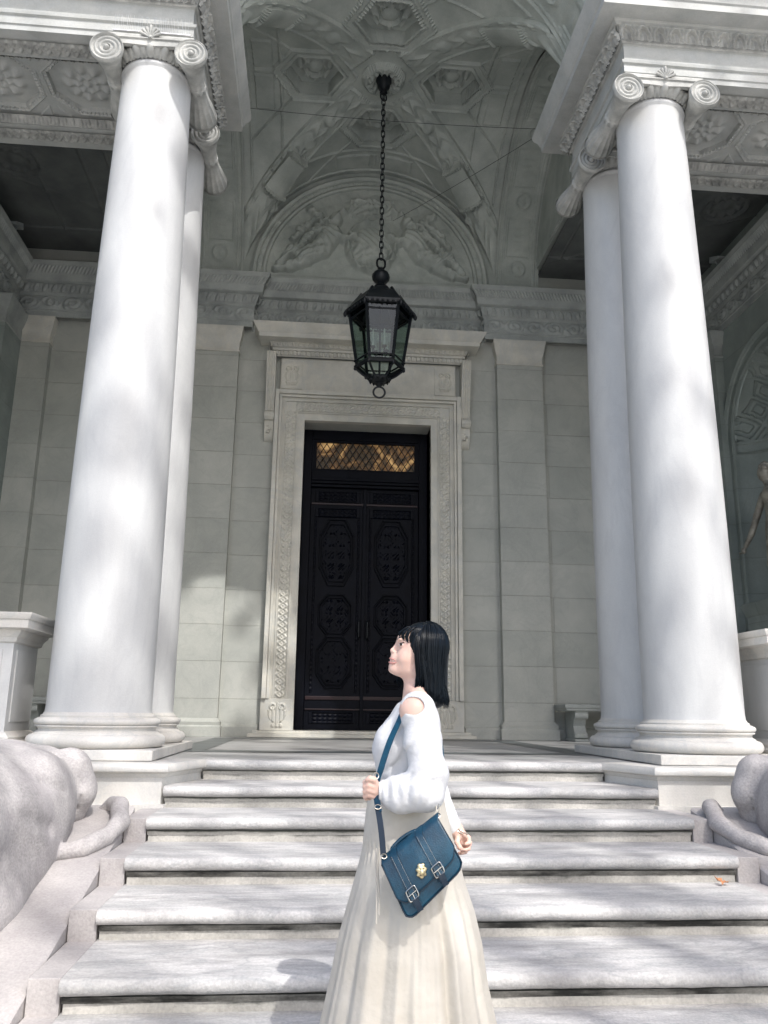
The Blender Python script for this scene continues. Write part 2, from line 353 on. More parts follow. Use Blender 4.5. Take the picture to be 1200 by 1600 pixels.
# ------------------------------------------------------------------ signed distance sculpting
class SDF:
    def __init__(s, lo, hi, h):
        s.lo = np.array(lo, float); s.h = h; n = np.ceil((np.array(hi)-s.lo)/h).astype(int)+1
        s.n = n; s.D = np.full(n, 1.0, np.float32); s.ax = [s.lo[i]+h*np.arange(n[i]) for i in range(3)]
    def sub(s, lo, hi):
        a = np.clip(np.floor((np.array(lo)-s.lo)/s.h).astype(int), 0, s.n-1); b = np.clip(np.ceil((np.array(hi)-s.lo)/s.h).astype(int)+1, 1, s.n)
        sl = tuple(slice(a[i], b[i]) for i in range(3))
        X, Y, Z = np.meshgrid(s.ax[0][sl[0]], s.ax[1][sl[1]], s.ax[2][sl[2]], indexing='ij', sparse=True)
        return sl, X, Y, Z
    def smin(s, sl, d, k):
        A = s.D[sl]; d = d.astype(np.float32)
        if k > 0:
            h = np.clip(0.5+0.5*(A-d)/k, 0, 1); s.D[sl] = A*(1-h)+d*h-k*h*(1-h)
        else: s.D[sl] = np.minimum(A, d)
    def smax(s, sl, d, k):
        A = s.D[sl]; d = (-d).astype(np.float32); h = np.clip(0.5-0.5*(A-d)/k, 0, 1); s.D[sl] = A*(1-h)+d*h+k*h*(1-h)
    def cone(s, a, b, ra, rb, k=0.02, cut=False):
        a, b = np.array(a, float), np.array(b, float); m = max(ra, rb)+3*k+2*s.h
        sl, X, Y, Z = s.sub(np.minimum(a, b)-m, np.maximum(a, b)+m); d = b-a; L2 = max(d@d, 1e-12)
        t = np.clip(((X-a[0])*d[0]+(Y-a[1])*d[1]+(Z-a[2])*d[2])/L2, 0, 1)
        dist = np.sqrt((X-a[0]-t*d[0])**2+(Y-a[1]-t*d[1])**2+(Z-a[2]-t*d[2])**2)-(ra+(rb-ra)*t)
        (s.smax if cut else s.smin)(sl, dist, k); return s
    def chain(s, pts, rs, k=0.02):
        for i in range(len(pts)-1): s.cone(pts[i], pts[i+1], rs[i], rs[i+1], k)
        return s
    def ell(s, c, r, k=0.02, rot=None, cut=False):
        c = np.array(c, float); r = np.array(r, float); m = max(r)+3*k+2*s.h
        sl, X, Y, Z = s.sub(c-m, c+m); X, Y, Z = X-c[0], Y-c[1], Z-c[2]
        if rot is not None:
            Q = np.array(rot.to_3x3() if hasattr(rot, 'to_3x3') else rot).T
            X, Y, Z = Q[0, 0]*X+Q[0, 1]*Y+Q[0, 2]*Z, Q[1, 0]*X+Q[1, 1]*Y+Q[1, 2]*Z, Q[2, 0]*X+Q[2, 1]*Y+Q[2, 2]*Z
        k0 = np.sqrt((X/r[0])**2+(Y/r[1])**2+(Z/r[2])**2); k1 = np.sqrt((X/r[0]**2)**2+(Y/r[1]**2)**2+(Z/r[2]**2)**2)
        d = k0*(k0-1)/np.maximum(k1, 1e-9)
        (s.smax if cut else s.smin)(sl, d, k); return s
    def warp(s, fn):
        X, Y, Z = np.meshgrid(*s.ax, indexing='ij', sparse=True); s.D = s.D+fn(X, Y, Z).astype(np.float32); return s
    def mesh(s):
        D = s.D; n = s.n; S = D < 0
        cn = n-1; acc = np.zeros((*cn, 3)); cnt = np.zeros(cn)
        g = np.indices(cn).astype(float)
        for ax in range(3):
            o1, o2 = [i for i in range(3) if i != ax]
            for a in (0, 1):
                for b in (0, 1):
                    st = [0, 0, 0]; st[o1] = a; st[o2] = b; en = list(st); en[ax] = 1
                    A = D[st[0]:st[0]+cn[0], st[1]:st[1]+cn[1], st[2]:st[2]+cn[2]]; B = D[en[0]:en[0]+cn[0], en[1]:en[1]+cn[1], en[2]:en[2]+cn[2]]
                    cr = (A < 0) != (B < 0); t = np.where(cr, A/np.where(cr, A-B, 1), 0)
                    acc[..., ax] += np.where(cr, t, 0); acc[..., o1] += cr*a; acc[..., o2] += cr*b; cnt += cr
        act = cnt > 0; idx = -np.ones(cn, int); idx[act] = np.arange(act.sum())
        P = (acc[act]/cnt[act][:, None]+np.stack([g[i][act] for i in range(3)], 1))*s.h+s.lo
        F = []
        for ax in range(3):
            o1, o2 = [(1, 2), (2, 0), (0, 1)][ax]
            sa = [slice(0, n[0]), slice(0, n[1]), slice(0, n[2])]; sb = list(sa)
            sa[ax] = slice(0, n[ax]-1); sb[ax] = slice(1, n[ax])
            A = S[tuple(sa)]; B = S[tuple(sb)]; e = np.argwhere(A != B)
            e = e[(e[:, o1] > 0) & (e[:, o2] > 0) & (e[:, o1] < n[o1]-1) & (e[:, o2] < n[o2]-1)]
            sg = A[e[:, 0], e[:, 1], e[:, 2]]
            q = []
            for da, db in ((-1, -1), (0, -1), (0, 0), (-1, 0)):
                ee = e.copy(); ee[:, o1] += da; ee[:, o2] += db; q.append(idx[ee[:, 0], ee[:, 1], ee[:, 2]])
            q = np.stack(q, 1); q[~sg] = q[~sg][:, ::-1]; F.append(q)
        F = np.concatenate(F); F = F[(F >= 0).all(1)]
        return P, F
def sdf_obj(name, s, m, parent=None, disp=None, extra=None):
    P, Fc = s.mesh()
    if extra: 
        for (P2, F2) in extra: Fc = np.concatenate([Fc, F2+len(P)]); P = np.concatenate([P, P2])
    if disp is not None: P = disp(P)
    me = bpy.data.meshes.new(name); me.from_pydata(P.tolist(), [], Fc.tolist()); me.materials.append(m)
    me.polygons.foreach_set('use_smooth', [True]*len(me.polygons)); me.update()
    o = bpy.data.objects.new(name, me); col.objects.link(o)
    if parent: o.parent = parent
    return o
def rebase(root, loc):
    loc = Vector(loc); T = Matrix.Translation(-loc); done = set()
    def rec(o):
        if o.type == 'MESH' and o.data.name not in done: o.data.transform(T); done.add(o.data.name)
        for c in o.children: rec(c)
    rec(root); root.location = root.location+loc; return root
def copy_tree(o, parent=None):
    c = o.copy(); col.objects.link(c); c.parent = parent
    for ch in list(o.children): copy_tree(ch, c)
    return c

# ================================================================== SETTING
ZS = 6.62                       # top of the cornice, springing of the vaults
mb = MB(); mb.box(-60, 60, -60, -9.42, -1.60, -1.054); struct(mb.build('pavement', M_pave))
mb = MB(); mb.grid([[(-300, -300, -1.3), (-300, 300, -1.3)], [(300, -300, -1.3), (300, 300, -1.3)]], flip=True); struct(mb.build('ground', M_pave))
# loggia floor with chamfered front edge and dark inlay bands
fl = [(-5.3, 0.4), (-5.3, -5.77), (-1.66, -5.77), (-1.475, -5.23), (1.475, -5.23), (1.66, -5.77), (5.3, -5.77), (5.3, 0.4)]
mb = MB(); mb.prism(fl, -0.5, 0.0, 0)
struct(mb.build('floor', M_floor))
mb = MB()
for (x0, x1, y0, y1) in [(-1.9, 1.9, -0.85, -0.5), (-1.9, 1.9, -4.2, -3.9), (-1.9, -1.6, -3.9, -0.85), (1.6, 1.9, -3.9, -0.85), (-5.0, -2.1, -3.7, -3.4), (2.1, 5.0, -3.7, -3.4)]:
    mb.grid([[(x0, y0, .004), (x0, y1, .004)], [(x1, y0, .004), (x1, y1, .004)]], flip=True)
struct(mb.build('floor_inlay', M_floor2))

# ---------------- staircase
st = thing('marble_staircase', 'broad weathered white marble steps with soiled risers leading up to the porch', 'steps')
RZ, TR = 0.1318, 0.511
def step_part(k):
    z = -k*RZ; y = -5.309-k*TR; hw = 1.62 if k > 0 else 1.45
    nose = []
    for i in range(9):
        a = pi/2-pi*i/8; nose.append((y+0.006-0.031*math.cos(a), z-0.031+0.031*math.sin(a)))
    d = 0.60 if k else 0.3
    prof = [(y+d, z)]+nose+[(y+0.012, z-0.064), (y+0.022, z-0.070), (y+d, z-0.070)]
    t = MB(); n = 46
    top = MB()
    # subdivided along x with slight wear waviness
    n = 90; xs = np.linspace(-hw, hw, n)
    P = []
    for x in xs:
        w = 0.003*math.sin(x*2.1+k*1.7)+0.0016*math.sin(x*7.3+k)+rnd.uniform(-.0012, .0012)
        P.append([(x, p[0]+(w if 0 < i < 12 else 0), p[1]+(w*0.6 if 0 < i < 11 else 0)) for i, p in enumerate(prof)])
    top.grid(P, flip=False)
    top.f.append(tuple(range(len(prof)))); top.mi.append(0); top.f.append(tuple(range((n-1)*len(prof), n*len(prof)))[::-1]); top.mi.append(0)
    o = top.build('tread', M_step, st, smooth=40)
    r = MB(); r.sweep([(-hw+.01, y+0.024), (hw-.01, y+0.024)], [(0.0, z-RZ-0.002), (0.0, z-0.0955)], cap=False)
    r.box(-hw+.008, hw-.008, y+0.028, y+0.4, z-RZ-0.01, z-0.0710)
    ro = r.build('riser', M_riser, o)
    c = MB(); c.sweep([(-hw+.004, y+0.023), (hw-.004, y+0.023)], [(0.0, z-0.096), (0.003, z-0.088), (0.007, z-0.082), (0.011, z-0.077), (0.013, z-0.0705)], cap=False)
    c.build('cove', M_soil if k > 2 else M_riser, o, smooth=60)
    if k > 1:
        for s in (-1, 1):
            e = MB(); e.box(s*(hw+0.003), s*(hw+0.127), y+0.012, y+0.60, z-RZ-0.05, z-0.003, 0.004); e.build('end_block', M_ramp, o)
for k in range(8): step_part(k)
rebase(st, (0, -7.3, -1.054))

# ---------------- stepped plinths under the columns, sloping side ramps, lions: both sides
def plinth(s):
    t = thing('column_platform', ('left' if s < 0 else 'right')+' chamfered marble plinth carrying the paired columns beside the steps', 'plinth')
    path = [(1.46, -5.27), (1.64, -5.80), (5.3, -5.80)]
    P = [(s*x, y) for x, y in path]
    if s < 0: P = P[::-1]
    if s > 0: pass
    # outward must be right hand of travel: for s>0 travel from inner to outer has front (-y) on the right
    m = MB(); m.sweep(P, [(0.0, -0.31), (0.0, -0.085), (0.012, -0.075), (0.02, -0.06), (0.045, -0.05), (0.055, -0.045), (0.06, -0.03), (0.055, -0.012), (0.045, 0.003), (-0.2, 0.003)])
    m.build('moulded_edge', M_plat, t, smooth=35)
    m = MB(); m.prism([(s*a, b) for a, b in [(1.50, -5.1), (1.47, -5.30), (1.615, -5.84), (5.3, -5.84), (5.3, -5.1)]][::s], -0.9, -0.245)
    m.build('footing', M_plat, t)
    m = MB(); m.prism([(s*a, b) for a, b in [(1.62, -5.6), (1.60, -5.93), (1.70, -6.02), (5.3, -6.02), (5.3, -5.6)]][::s], -0.9, -0.33)
    m.build('lower_footing', M_plat, t)
    rebase(t, (s*2.5, -5.8, -0.31))
for s in (-1, 1): plinth(s)
def ramp(s):
    y0, z0, y1, z1 = -6.02, -0.232, -9.6, -1.185
    n = 24; m = MB(); P = []
    for i in range(n+1):
        u = i/n; y = y0+(y1-y0)*u; z = z0+(z1-z0)*u
        P.append([(s*1.752, y, -1.35), (s*1.752, y, z-0.012), (s*1.762, y, z-0.003), (s*1.775, y, z), (s*2.4, y, z+0.01), (s*3.2, y, z), (s*3.2, y, -1.35)])
    m.grid(P); k = 7
    m.f.append(tuple(range(k))); m.mi.append(0); m.f.append(tuple(range(n*k, n*k+k))); m.mi.append(0)
    o = m.build('stair_ramp', M_ramp, None, smooth=40)
    tag(o, 'sloping marble cheek wall under the '+('left' if s < 0 else 'right')+' stone lion', 'ramp'); rebase(o, (s*2.4, -7.5, -1.054))
for s in (-1, 1): ramp(s)

# ---------------- lions
def lion(s):
    S = SDF((-3.05, -9.3, -1.15), (-1.55, -5.85, 0.62), 0.017)
    # rump, haunches, body
    S.ell((-2.44, -6.42, -0.17), (0.34, 0.34, 0.285), 0.05)
    S.ell((-2.16, -6.56, -0.20), (0.17, 0.36, 0.29), 0.06, Matrix.Rotation(R_(-14), 3, 'X'))
    S.chain([(-2.10, -6.24, -.005), (-2.06, -6.23, -.12), (-2.085, -6.21, -.24), (-2.13, -6.20, -.34)], [.122, .118, .085, .045], .03); S.chain([(-2.22, -6.30, -.03), (-2.16, -6.28, -.2), (-2.15, -6.25, -.36)], [.15, .12, .06], .04)
    S.cone((-2.00, -6.34, -.10), (-2.04, -6.30, -.25), .013, .008, .01, cut=True)
    S.chain([(-2.20, -6.26, -0.08), (-2.17, -6.25, -0.22), (-2.15, -6.24, -0.36)], [0.11, 0.10, 0.06], 0.012); S.chain([(-2.13, -6.22, -.30), (-2.11, -6.24, -.42)], [.045, .06], .01)
    S.cone((-2.38, -6.5, -0.17), (-2.40, -7.9, -0.26), 0.33, 0.33, 0.1)
    S.cone((-2.55, -6.5, -0.27), (-2.55, -8.2, -0.57), 0.30, 0.30, 0.1)
    S.ell((-2.12, -6.85, -0.28), (0.14, 0.40, 0.22), 0.08, Matrix.Rotation(R_(-20), 3, 'X'))
    S.ell((-2.16, -7.2, -0.52), (0.17, 0.75, 0.20), 0.10, Matrix.Rotation(R_(15), 3, 'X'))
    # shoulder, neck, head
    S.ell((-2.4, -8.15, -0.32), (0.36, 0.36, 0.42), 0.12); S.cone((-2.4, -8.3, -0.1), (-2.35, -8.75, 0.12), 0.27, 0.2, 0.1)
    S.ell((-2.33, -8.9, 0.14), (0.2, 0.24, 0.2), 0.06); S.ell((-2.31, -9.1, 0.06), (0.12, 0.14, 0.10), 0.04)
    S.chain([(-2.135, -6.35, .12), (-2.155, -6.40, .0), (-2.19, -6.44, -.03)], [.001, .001, .001], .001); S.cone((-2.15, -6.38, .13), (-2.145, -6.42, .0), .018, .012, .016, cut=True); S.cone((-2.145, -6.42, .0), (-2.25, -6.62, -.02), .012, .020, .03, cut=True)
    for d in (-1, 1):
        S.ell((-2.33+d*0.15, -8.8, 0.32), (0.05, 0.03, 0.07), 0.03)
        S.cone((-2.4+d*0.22, -8.3, -0.6), (-2.4+d*0.22, -9.1, -0.98), 0.12, 0.09, 0.05)
        S.ell((-2.33+d*0.07, -9.08, 0.17), (0.03, 0.03, 0.03), 0.015, cut=True)
    # grooves on the rump
    S.cone((-2.06, -6.34, -.12), (-2.09, -6.29, -.28), .012, .008, .01, cut=True); S.chain([(-2.02, -6.335, .04), (-2.06, -6.345, .02)], [.001, .001], .001); S.cone((-1.99, -6.34, -.08), (-2.02, -6.38, .06), .018, .014, .02, cut=True); S.cone((-2.06, -6.86, -.02), (-1.99, -6.66, -.09), .022, .014, .035, cut=True); S.cone((-1.98, -6.9, -.25), (-2.02, -7.3, -.12), .02, .02, .05, cut=True); S.cone((-2.02, -7.5, -.05), (-1.98, -7.3, -.45), .025, .02, .06, cut=True)
    S.cone((-2.20, -6.06, 0.07), (-2.16, -6.30, 0.14), 0.016, 0.016, 0.025, cut=True)
    S.cone((-1.93, -6.16, -0.06), (-1.97, -6.0, -0.30), 0.014, 0.012, 0.02, cut=True)
    # tail
    tp = [(-2.02, -6.06, -0.38), (-1.92, -6.02, -0.30), (-1.83, -6.07, -0.215), (-1.755, -6.19, -0.215), (-1.71, -6.36, -0.28), (-1.74, -6.54, -0.335), (-1.83, -6.68, -0.375), (-1.95, -6.73, -0.39), (-2.06, -6.76, -0.40)]; tp = [(a-.05, b, c) for a, b, c in tp]
    S.chain(tp, [0.04, 0.04, 0.046, 0.05, 0.052, 0.053, 0.05, 0.045, 0.022], 0.006)
    S.warp(lambda X, Y, Z: 0.006*np.sin(X*9+Y*5)*np.sin(Y*11+Z*7)+0.0035*np.sin(X*23+Z*9)*np.sin(Z*21+Y*13))
    P, Fc = S.mesh()
    if s > 0: P = P*np.array([-1, 1, 1]); Fc = Fc[:, ::-1]
    me = bpy.data.meshes.new('lion_statue'); me.from_pydata(P.tolist(), [], Fc.tolist()); me.materials.append(M_lion)
    me.polygons.foreach_set('use_smooth', [True]*len(me.polygons)); o = bpy.data.objects.new('lion_statue', me); col.objects.link(o)
    tag(o, 'weathered marble lioness lying on the '+('left' if s < 0 else 'right')+' ramp, rump and curled tail towards the porch', 'statue')
    rebase(o, (s*2.3, -7.3, -0.6))
for s in (-1, 1): lion(s)

# ---------------- back wall
DW, DH = 0.925, 4.45
t = thing('porch_back_wall', 'tall grey ashlar wall behind the columns with pilasters and carved cornice', 'wall')
m = MB()
m.box(-5.4, -DW, 0, 0.5, 0.0, 6.0); m.box(DW, 5.4, 0, 0.5, 0.0, 6.0); m.box(-DW, DW, 0, 0.5, DH, 6.0); m.box(-5.4, 5.4, 0.0, 0.5, 6.0, 9.6)
m.build('wall', M_wall, t)
m = MB(); 
for s in (-1, 1): m.sweep([(s*1.40, 0), (s*1.9, 0), ][::s], [(0.0, 0.0), (0.05, 0.0), (0.05, 0.13), (0.035, 0.15), (0.0, 0.165)]); m.sweep([(s*2.66, 0), (s*5.15, 0)][::s], [(0.0, 0.0), (0.05, 0.0), (0.05, 0.13), (0.035, 0.15), (0.0, 0.165)])
m.build('skirting', M_wall, t)
for s in (-1, 1):
    for (xa, xb, nm) in ((1.92, 2.62, 'pilaster'), (4.62, 5.2, 'pilaster')):
        a, b = (xa, xb) if s > 0 else (-xb, -xa); pj = 0.13
        m = MB(); m.box(a+.003, b-.003, -pj+.003, 0.01, 0.0, 5.846); po = m.build('pilaster', M_wall, t)
        m = MB(); m.sweep([(a, 0), (a, -pj), (b, -pj), (b, 0)], [(0.0, 5.45), (0.012, 5.455), (0.012, 5.48), (0.0, 5.485), (0.0, 5.60), (0.01, 5.62), (0.02, 5.66), (0.032, 5.70), (0.035, 5.76), (0.05, 5.80), (0.05, 5.848), (0.0, 5.848)])
        m.build('pilaster_capital', M_trim, po, smooth=35)
        m = MB(); m.sweep([(a, 0), (a, -pj), (b, -pj), (b, 0)], [(0.05, 0.0), (0.05, 0.13), (0.035, 0.15), (0.04, 0.19), (0.015, 0.22), (0.0, 0.24)])
        m.build('pilaster_base', M_wall, po, smooth=35)
# cornice along back and side walls with a break over the middle bay
PJ = 0.14
cpath = [(-5.15, -5.2), (-5.15, -PJ), (-1.76, -PJ), (-1.76, 0.0), (1.76, 0.0), (1.76, -PJ), (5.15, -PJ), (5.15, -5.2)]
cprof = [(0.0, 5.85), (0.02, 5.85), (0.02, 5.93), (0.035, 5.94), (0.035, 6.17), (0.05, 6.19), (0.06, 6.20), (0.10, 6.335), (0.13, 6.345), (0.15, 6.36), (0.17, 6.46), (0.24, 6.56), (0.26, 6.62), (0.0, 6.62)]
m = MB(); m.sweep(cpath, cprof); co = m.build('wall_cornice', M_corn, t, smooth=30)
m1 = MB(); m2 = MB(); m3 = MB(); m4 = MB()
def off(path, d):
    out = []
    for i, p in enumerate(path):
        p = Vector(p); a = Vector(path[i-1]) if i else None; b = Vector(path[i+1]) if i < len(path)-1 else None
        d1 = (p-a).normalized() if a is not None else None; d2 = (b-p).normalized() if b is not None else None; d1 = d1 or d2; d2 = d2 or d1
        n1 = Vector((d1.y, -d1.x)); n2 = Vector((d2.y, -d2.x)); mm = (n1+n2)/max((n1+n2).dot(n1), .2); q = p+mm*d; out.append((q.x, q.y))
    return out
def band(mb, path, o0, z0, o1, z1, period, fn, amp, **k):
    A, B = off(path, o0), off(path, o1)
    for i in range(len(path)-1):
        a0, a1, b0, b1 = A[i], A[i+1], B[i], B[i+1]
        L = math.hypot(a1[0]-a0[0], a1[1]-a0[1])
        if L < 0.1: continue
        d = ((a1[0]-a0[0])/L, (a1[1]-a0[1])/L); n = (d[1], -d[0])
        kk = max(1, round(L/period)); nper = k.get('nper', 12); nv = k.get('nv', 9)
        u = np.linspace(0, 1, kk*nper+1)[:, None]; v = np.linspace(0, 1, nv)[None, :]
        H = fn(u*kk+0*v, v+0*u)*amp+0.002
        PA = np.array([*a0, z0])+(np.array([*a1, z0])-np.array([*a0, z0]))*u[..., None]; PB = np.array([*b0, z1])+(np.array([*b1, z1])-np.array([*b0, z1]))*u[..., None]
        sl = np.array([n[0]*(z1-z0), n[1]*(z1-z0), -(o1-o0)]); sl = sl/np.linalg.norm(sl)
        mb.grid(PA+(PB-PA)*v[..., None]+sl*H[..., None])
band(m1, cpath, 0.035, 5.95, 0.035, 6.165, 0.30, h_scroll, 0.045, nper=20, nv=14)
band(m2, cpath, 0.062, 6.205, 0.099, 6.33, 0.13, h_egg, 0.045)
band(m3, cpath, 0.175, 6.465, 0.235, 6.55, 0.05, h_reed, 0.02, nper=5, nv=4)
m1.build('scroll_frieze', M_corn, co, smooth=180); m2.build('egg_band', M_corn, co, smooth=180); m3.build('reeded_band', M_corn, co, smooth=180)
rebase(t, (0, 0, 0))

# ---------------- lunette relief on the back wall
def dome(H, X, Z, a, b, r, hh):
    ax, az = a; bx, bz = b; dx, dz = bx-ax, bz-az; L = dx*dx+dz*dz+1e-9
    q = np.clip(((X-ax)*dx+(Z-az)*dz)/L, 0, 1); d = np.hypot(X-ax-q*dx, Z-az-q*dz)
    return np.maximum(H, hh*np.sqrt(np.clip(1-(d/r)**2, 0, 1)))
t = thing('carved_lunette', 'half round relief of two reclining figures flanking a shield above the back cornice', 'relief')
xx = np.linspace(-1.60, 1.60, 330)[:, None]; vv = np.linspace(0, 1, 150)[None, :]
X = xx+0*vv; Z = np.sqrt(np.clip(1.60**2-xx**2, 0, 9))*vv
H = np.zeros_like(X)
for s in (-1, 1):
    D = lambda ax, az, bx, bz, r, hh: dome(H, X, Z, (s*ax, az), (s*bx, bz), r, hh)
    H = D(.62, .72, .78, .45, .17, .10); H = D(.78, .45, 1.02, .30, .15, .10); H = D(.55, .98, .57, .94, .10, .10)      # torso, hips, head
    H = D(.62, .78, .42, .62, .06, .09); H = D(.42, .62, .26, .70, .05, .09); H = D(.72, .80, .92, .72, .055, .07); H = D(.92, .72, 1.05, .60, .045, .07)
    H = D(1.0, .30, 1.22, .42, .09, .08); H = D(1.22, .42, 1.40, .16, .07, .07); H = D(.98, .24, 1.25, .13, .09, .08); H = D(1.25, .13, 1.46, .08, .055, .06)
    H = D(.80, 1.02, 1.12, .78, .05, .05); H = D(.80, 1.02, .95, 1.14, .07, .05); H = D(.95, .86, 1.2, .62, .06, .05)
    for k in range(9):
        a = k*0.33; H = dome(H, X, Z, (s*(.70+.05*k), .95-.07*k), (s*(.80+.06*k), .90-.075*k), .035, .075)
r = np.hypot(X/0.36, (Z-.55)/0.42); H = np.maximum(H, 0.07*np.exp(-((r-1)/0.10)**2)*(1+.3*np.cos(14*np.arctan2(Z-.55, X))))
H = np.maximum(H, 0.05*np.sqrt(np.clip(1-r**2/0.7, 0, 1)))
r = np.hypot(X/0.75, (Z-.62)/0.62); H = np.maximum(H, 0.06*np.exp(-((r-1)/0.07)**2)*(Z > .75)*(1+.35*np.cos(30*np.arctan2(Z-.62, X))))
H = np.maximum(H, 0.05*(np.abs(X) < .3)*(np.abs(Z-1.17) < .12)); H = np.maximum(H, 0.07*(np.abs(X) < .34)*(np.abs(Z-1.30) < .025))
H += 0.012*np.sin(X*37+4*np.sin(Z*9))*np.sin(Z*31+3*np.sin(X*8))*(H > .01)+0.006*np.abs(np.sin(X*19+Z*9)*np.sin(Z*17-X*6))
H *= np.clip((1.60**2-X**2-Z**2)/0.15, 0, 1)**.5
P = np.stack([X, -0.05-H*1.9, Z+6.78], -1); m = MB(); m.grid(P); m.build('relief', M_vault, t, smooth=180)
m = MB(); n = 72; prof = [(1.60, -0.04), (1.605, -0.10), (1.63, -0.115), (1.66, -0.10), (1.67, -0.08), (1.74, -0.08), (1.75, -0.11), (1.79, -0.125), (1.83, -0.09), (1.84, 0.0)]
m.grid([[(r*math.cos(pi*i/n), y, 6.74+r*math.sin(pi*i/n)) for r, y in prof] for i in range(n+1)]); m.build('archivolt', M_vault, t, smooth=40)
m = MB(); k = 46; u = np.linspace(0, k, k*8+1)[:, None]; v = np.linspace(0, 1, 6)[None, :]; Hh = h_egg(u+0*v, v+0*u)*0.02
rr = 1.672+0.066*v+0*u; a = pi*u/k+0*v; m.grid(np.stack([rr*np.cos(a), -0.085-Hh, 6.74+rr*np.sin(a)], -1)); m.build('egg_band', M_vault, t, smooth=180)
m = MB(); m.box(-1.8, 1.8, -0.12, -0.02, 6.62, 6.74, 0.008); m.build('ledge', M_vault, t)
m = MB(); m.grid([[(x, -0.03, 6.62), (x, -0.03, 8.75)] for x in (-2.1, 2.1)]); m.build('back_panel', M_vault, t)

# ---------------- vault
YC, RX, RY = -2.05, 1.95, 2.05
VZ = 2.05
t = thing('vaulted_ceiling', 'grey stuccoed groin vault with hexagonal coffers and carved ribs over the porch', 'ceiling')
def vault_h(x, y):      # plan coordinates, y relative to the centre; relief towards the room
    h = np.zeros_like(x)
    u, v = np.abs(x)/RX, np.abs(y)/RY
    for cx, cy2 in ((0, .90), (0, -.95), (.93, 0), (-.93, 0)):
        dx, dy = np.abs(x-cx), np.abs(y-cy2)
        hx, hy = (dx, dy)
        d = np.maximum(hy, hx*0.866*0.9+hy*0.5) if True else 0
        d = d/0.30
        h = np.where(d < 1.0, -0.11, h); h = np.where((d >= 1.0) & (d < 1.12), 0.018, h); h = np.where((d >= 1.12) & (d < 1.20), -0.004, h); h = np.where((d >= 1.2) & (d < 1.45), 0.012, h); h = np.where((d >= 1.45) & (d < 1.52), 0.026, h)
        r = np.hypot(x-cx, (y-cy2)); a = np.arctan2(y-cy2, x-cx)
        car = 0.05*np.sqrt(np.clip(1-(r/0.115)**2, 0, 1))+0.055*np.exp(-((r-0.145)/0.022)**2)+0.05*np.exp(-((r-0.20)/0.035)**2)*(0.5+0.5*np.cos(a*8))
        h = np.where(d < 0.95, -0.11+car*1.2, h)
    # diagonal ribs
    w = np.abs(u-v)*1.35; tt = (u+v)/2
    inrib = (tt > 0.15) & (w < 0.20) & (h > -.01) & (h < .01)
    rib = 0.022+0.016*((w > 0.165) & (w < 0.195))
    s1 = np.clip(np.sin(tt*55+3*np.sin(w*22)), 0, 1)*np.exp(-(w/0.10)**2)*0.045
    disc = 0.055*np.exp(-((np.hypot(w, (tt-0.36)*2.75))/0.085)**6)
    disc2 = 0.05*np.exp(-((np.hypot(w, (tt-0.52)*2.75))/0.11)**6)
    plq = 0.07*((w < 0.13) & (tt > 0.60) & (tt < 0.80))+0.03*((w < 0.165) & (tt > 0.585) & (tt < 0.615))+0.02*((w < .15) & (tt > .79) & (tt < .81))
    ribh = rib+np.where(plq > 0, plq, np.maximum(np.maximum(s1, disc), disc2))
    damp = np.where(y < -.15, .45, 1.0); ribh = rib+(ribh-rib)*damp
    edge = damp*0.03*np.clip(np.sin(tt*90), 0, 1)*((w > 0.135) & (w < .18) & (tt > .6))
    h = np.where(inrib, ribh+edge, h)
    # frames in the webs
    o = np.maximum(u, v); i = np.minimum(u, v)
    fr = ((o > 0.70) & (o < 0.715)) | ((o > 0.93) & (o < 0.945))
    tri = np.abs(o-i-0.42) < 0.008
    h = np.where((h == 0) & fr & (o-i > .17), 0.016, h); h = np.where((h == 0) & tri & (o < .93), 0.014, h)
    h = np.where((h == 0) & (o > 0.76) & (o < 0.89) & (i < .30) & (np.abs(i-.03) > .012), 0.018, h)
    # centre rosette
    r = np.hypot(x, y); a = np.arctan2(y, x)
    ros = 0.06*np.exp(-((r-0.235)/0.03)**2)+(0.06+0.022*np.cos(a*14))*np.exp(-((r-0.17)/0.035)**2)+0.03*np.exp(-((r-0.27)/0.01)**2)
    h = np.where(r < 0.30, ros, h)
    return h
def vault_z(x, y):
    u, v = np.abs(x)/RX+1e-4, np.abs(y)/RY+1e-4; o = np.clip(np.maximum(u, v), 0, 1); p = 2.6+60*o**5
    m_ = (u**-p+v**-p)**(-1/p)
    return ZS+VZ*np.sqrt(np.clip(1-m_**2, 0, 1))
for (ax, sg) in (('y', 1), ('y', -1), ('x', 1), ('x', -1)):
    n = 250; th = np.linspace(-pi/2, pi/2, n)[:, None]; q = np.linspace(0, 1, 140)[None, :]
    a = np.abs(np.sin(th))
    if ax == 'y': x = RX*np.sin(th)+0*q; y = sg*RY*(a+(1-a)*q)
    else: y = RY*np.sin(th)+0*q; x = sg*RX*(a+(1-a)*q)
    z = vault_z(x, y); e = .01; zx = np.clip((vault_z(x+e, y)-vault_z(x-e, y))/(2*e), -8, 8); zy = np.clip((vault_z(x, y+e)-vault_z(x, y-e))/(2*e), -8, 8)
    L = np.sqrt(1+zx**2+zy**2); h = vault_h(x, y)*1.45
    h = h*np.clip((1.02-np.maximum(np.abs(x)/RX, np.abs(y)/RY))/.05, 0, 1)
    P = np.stack([x+zx/L*h, YC+y+zy/L*h, z-h/L], -1); m = MB(); m.grid(P, flip=True); m.build('vault_web', M_vault, t, smooth=35)
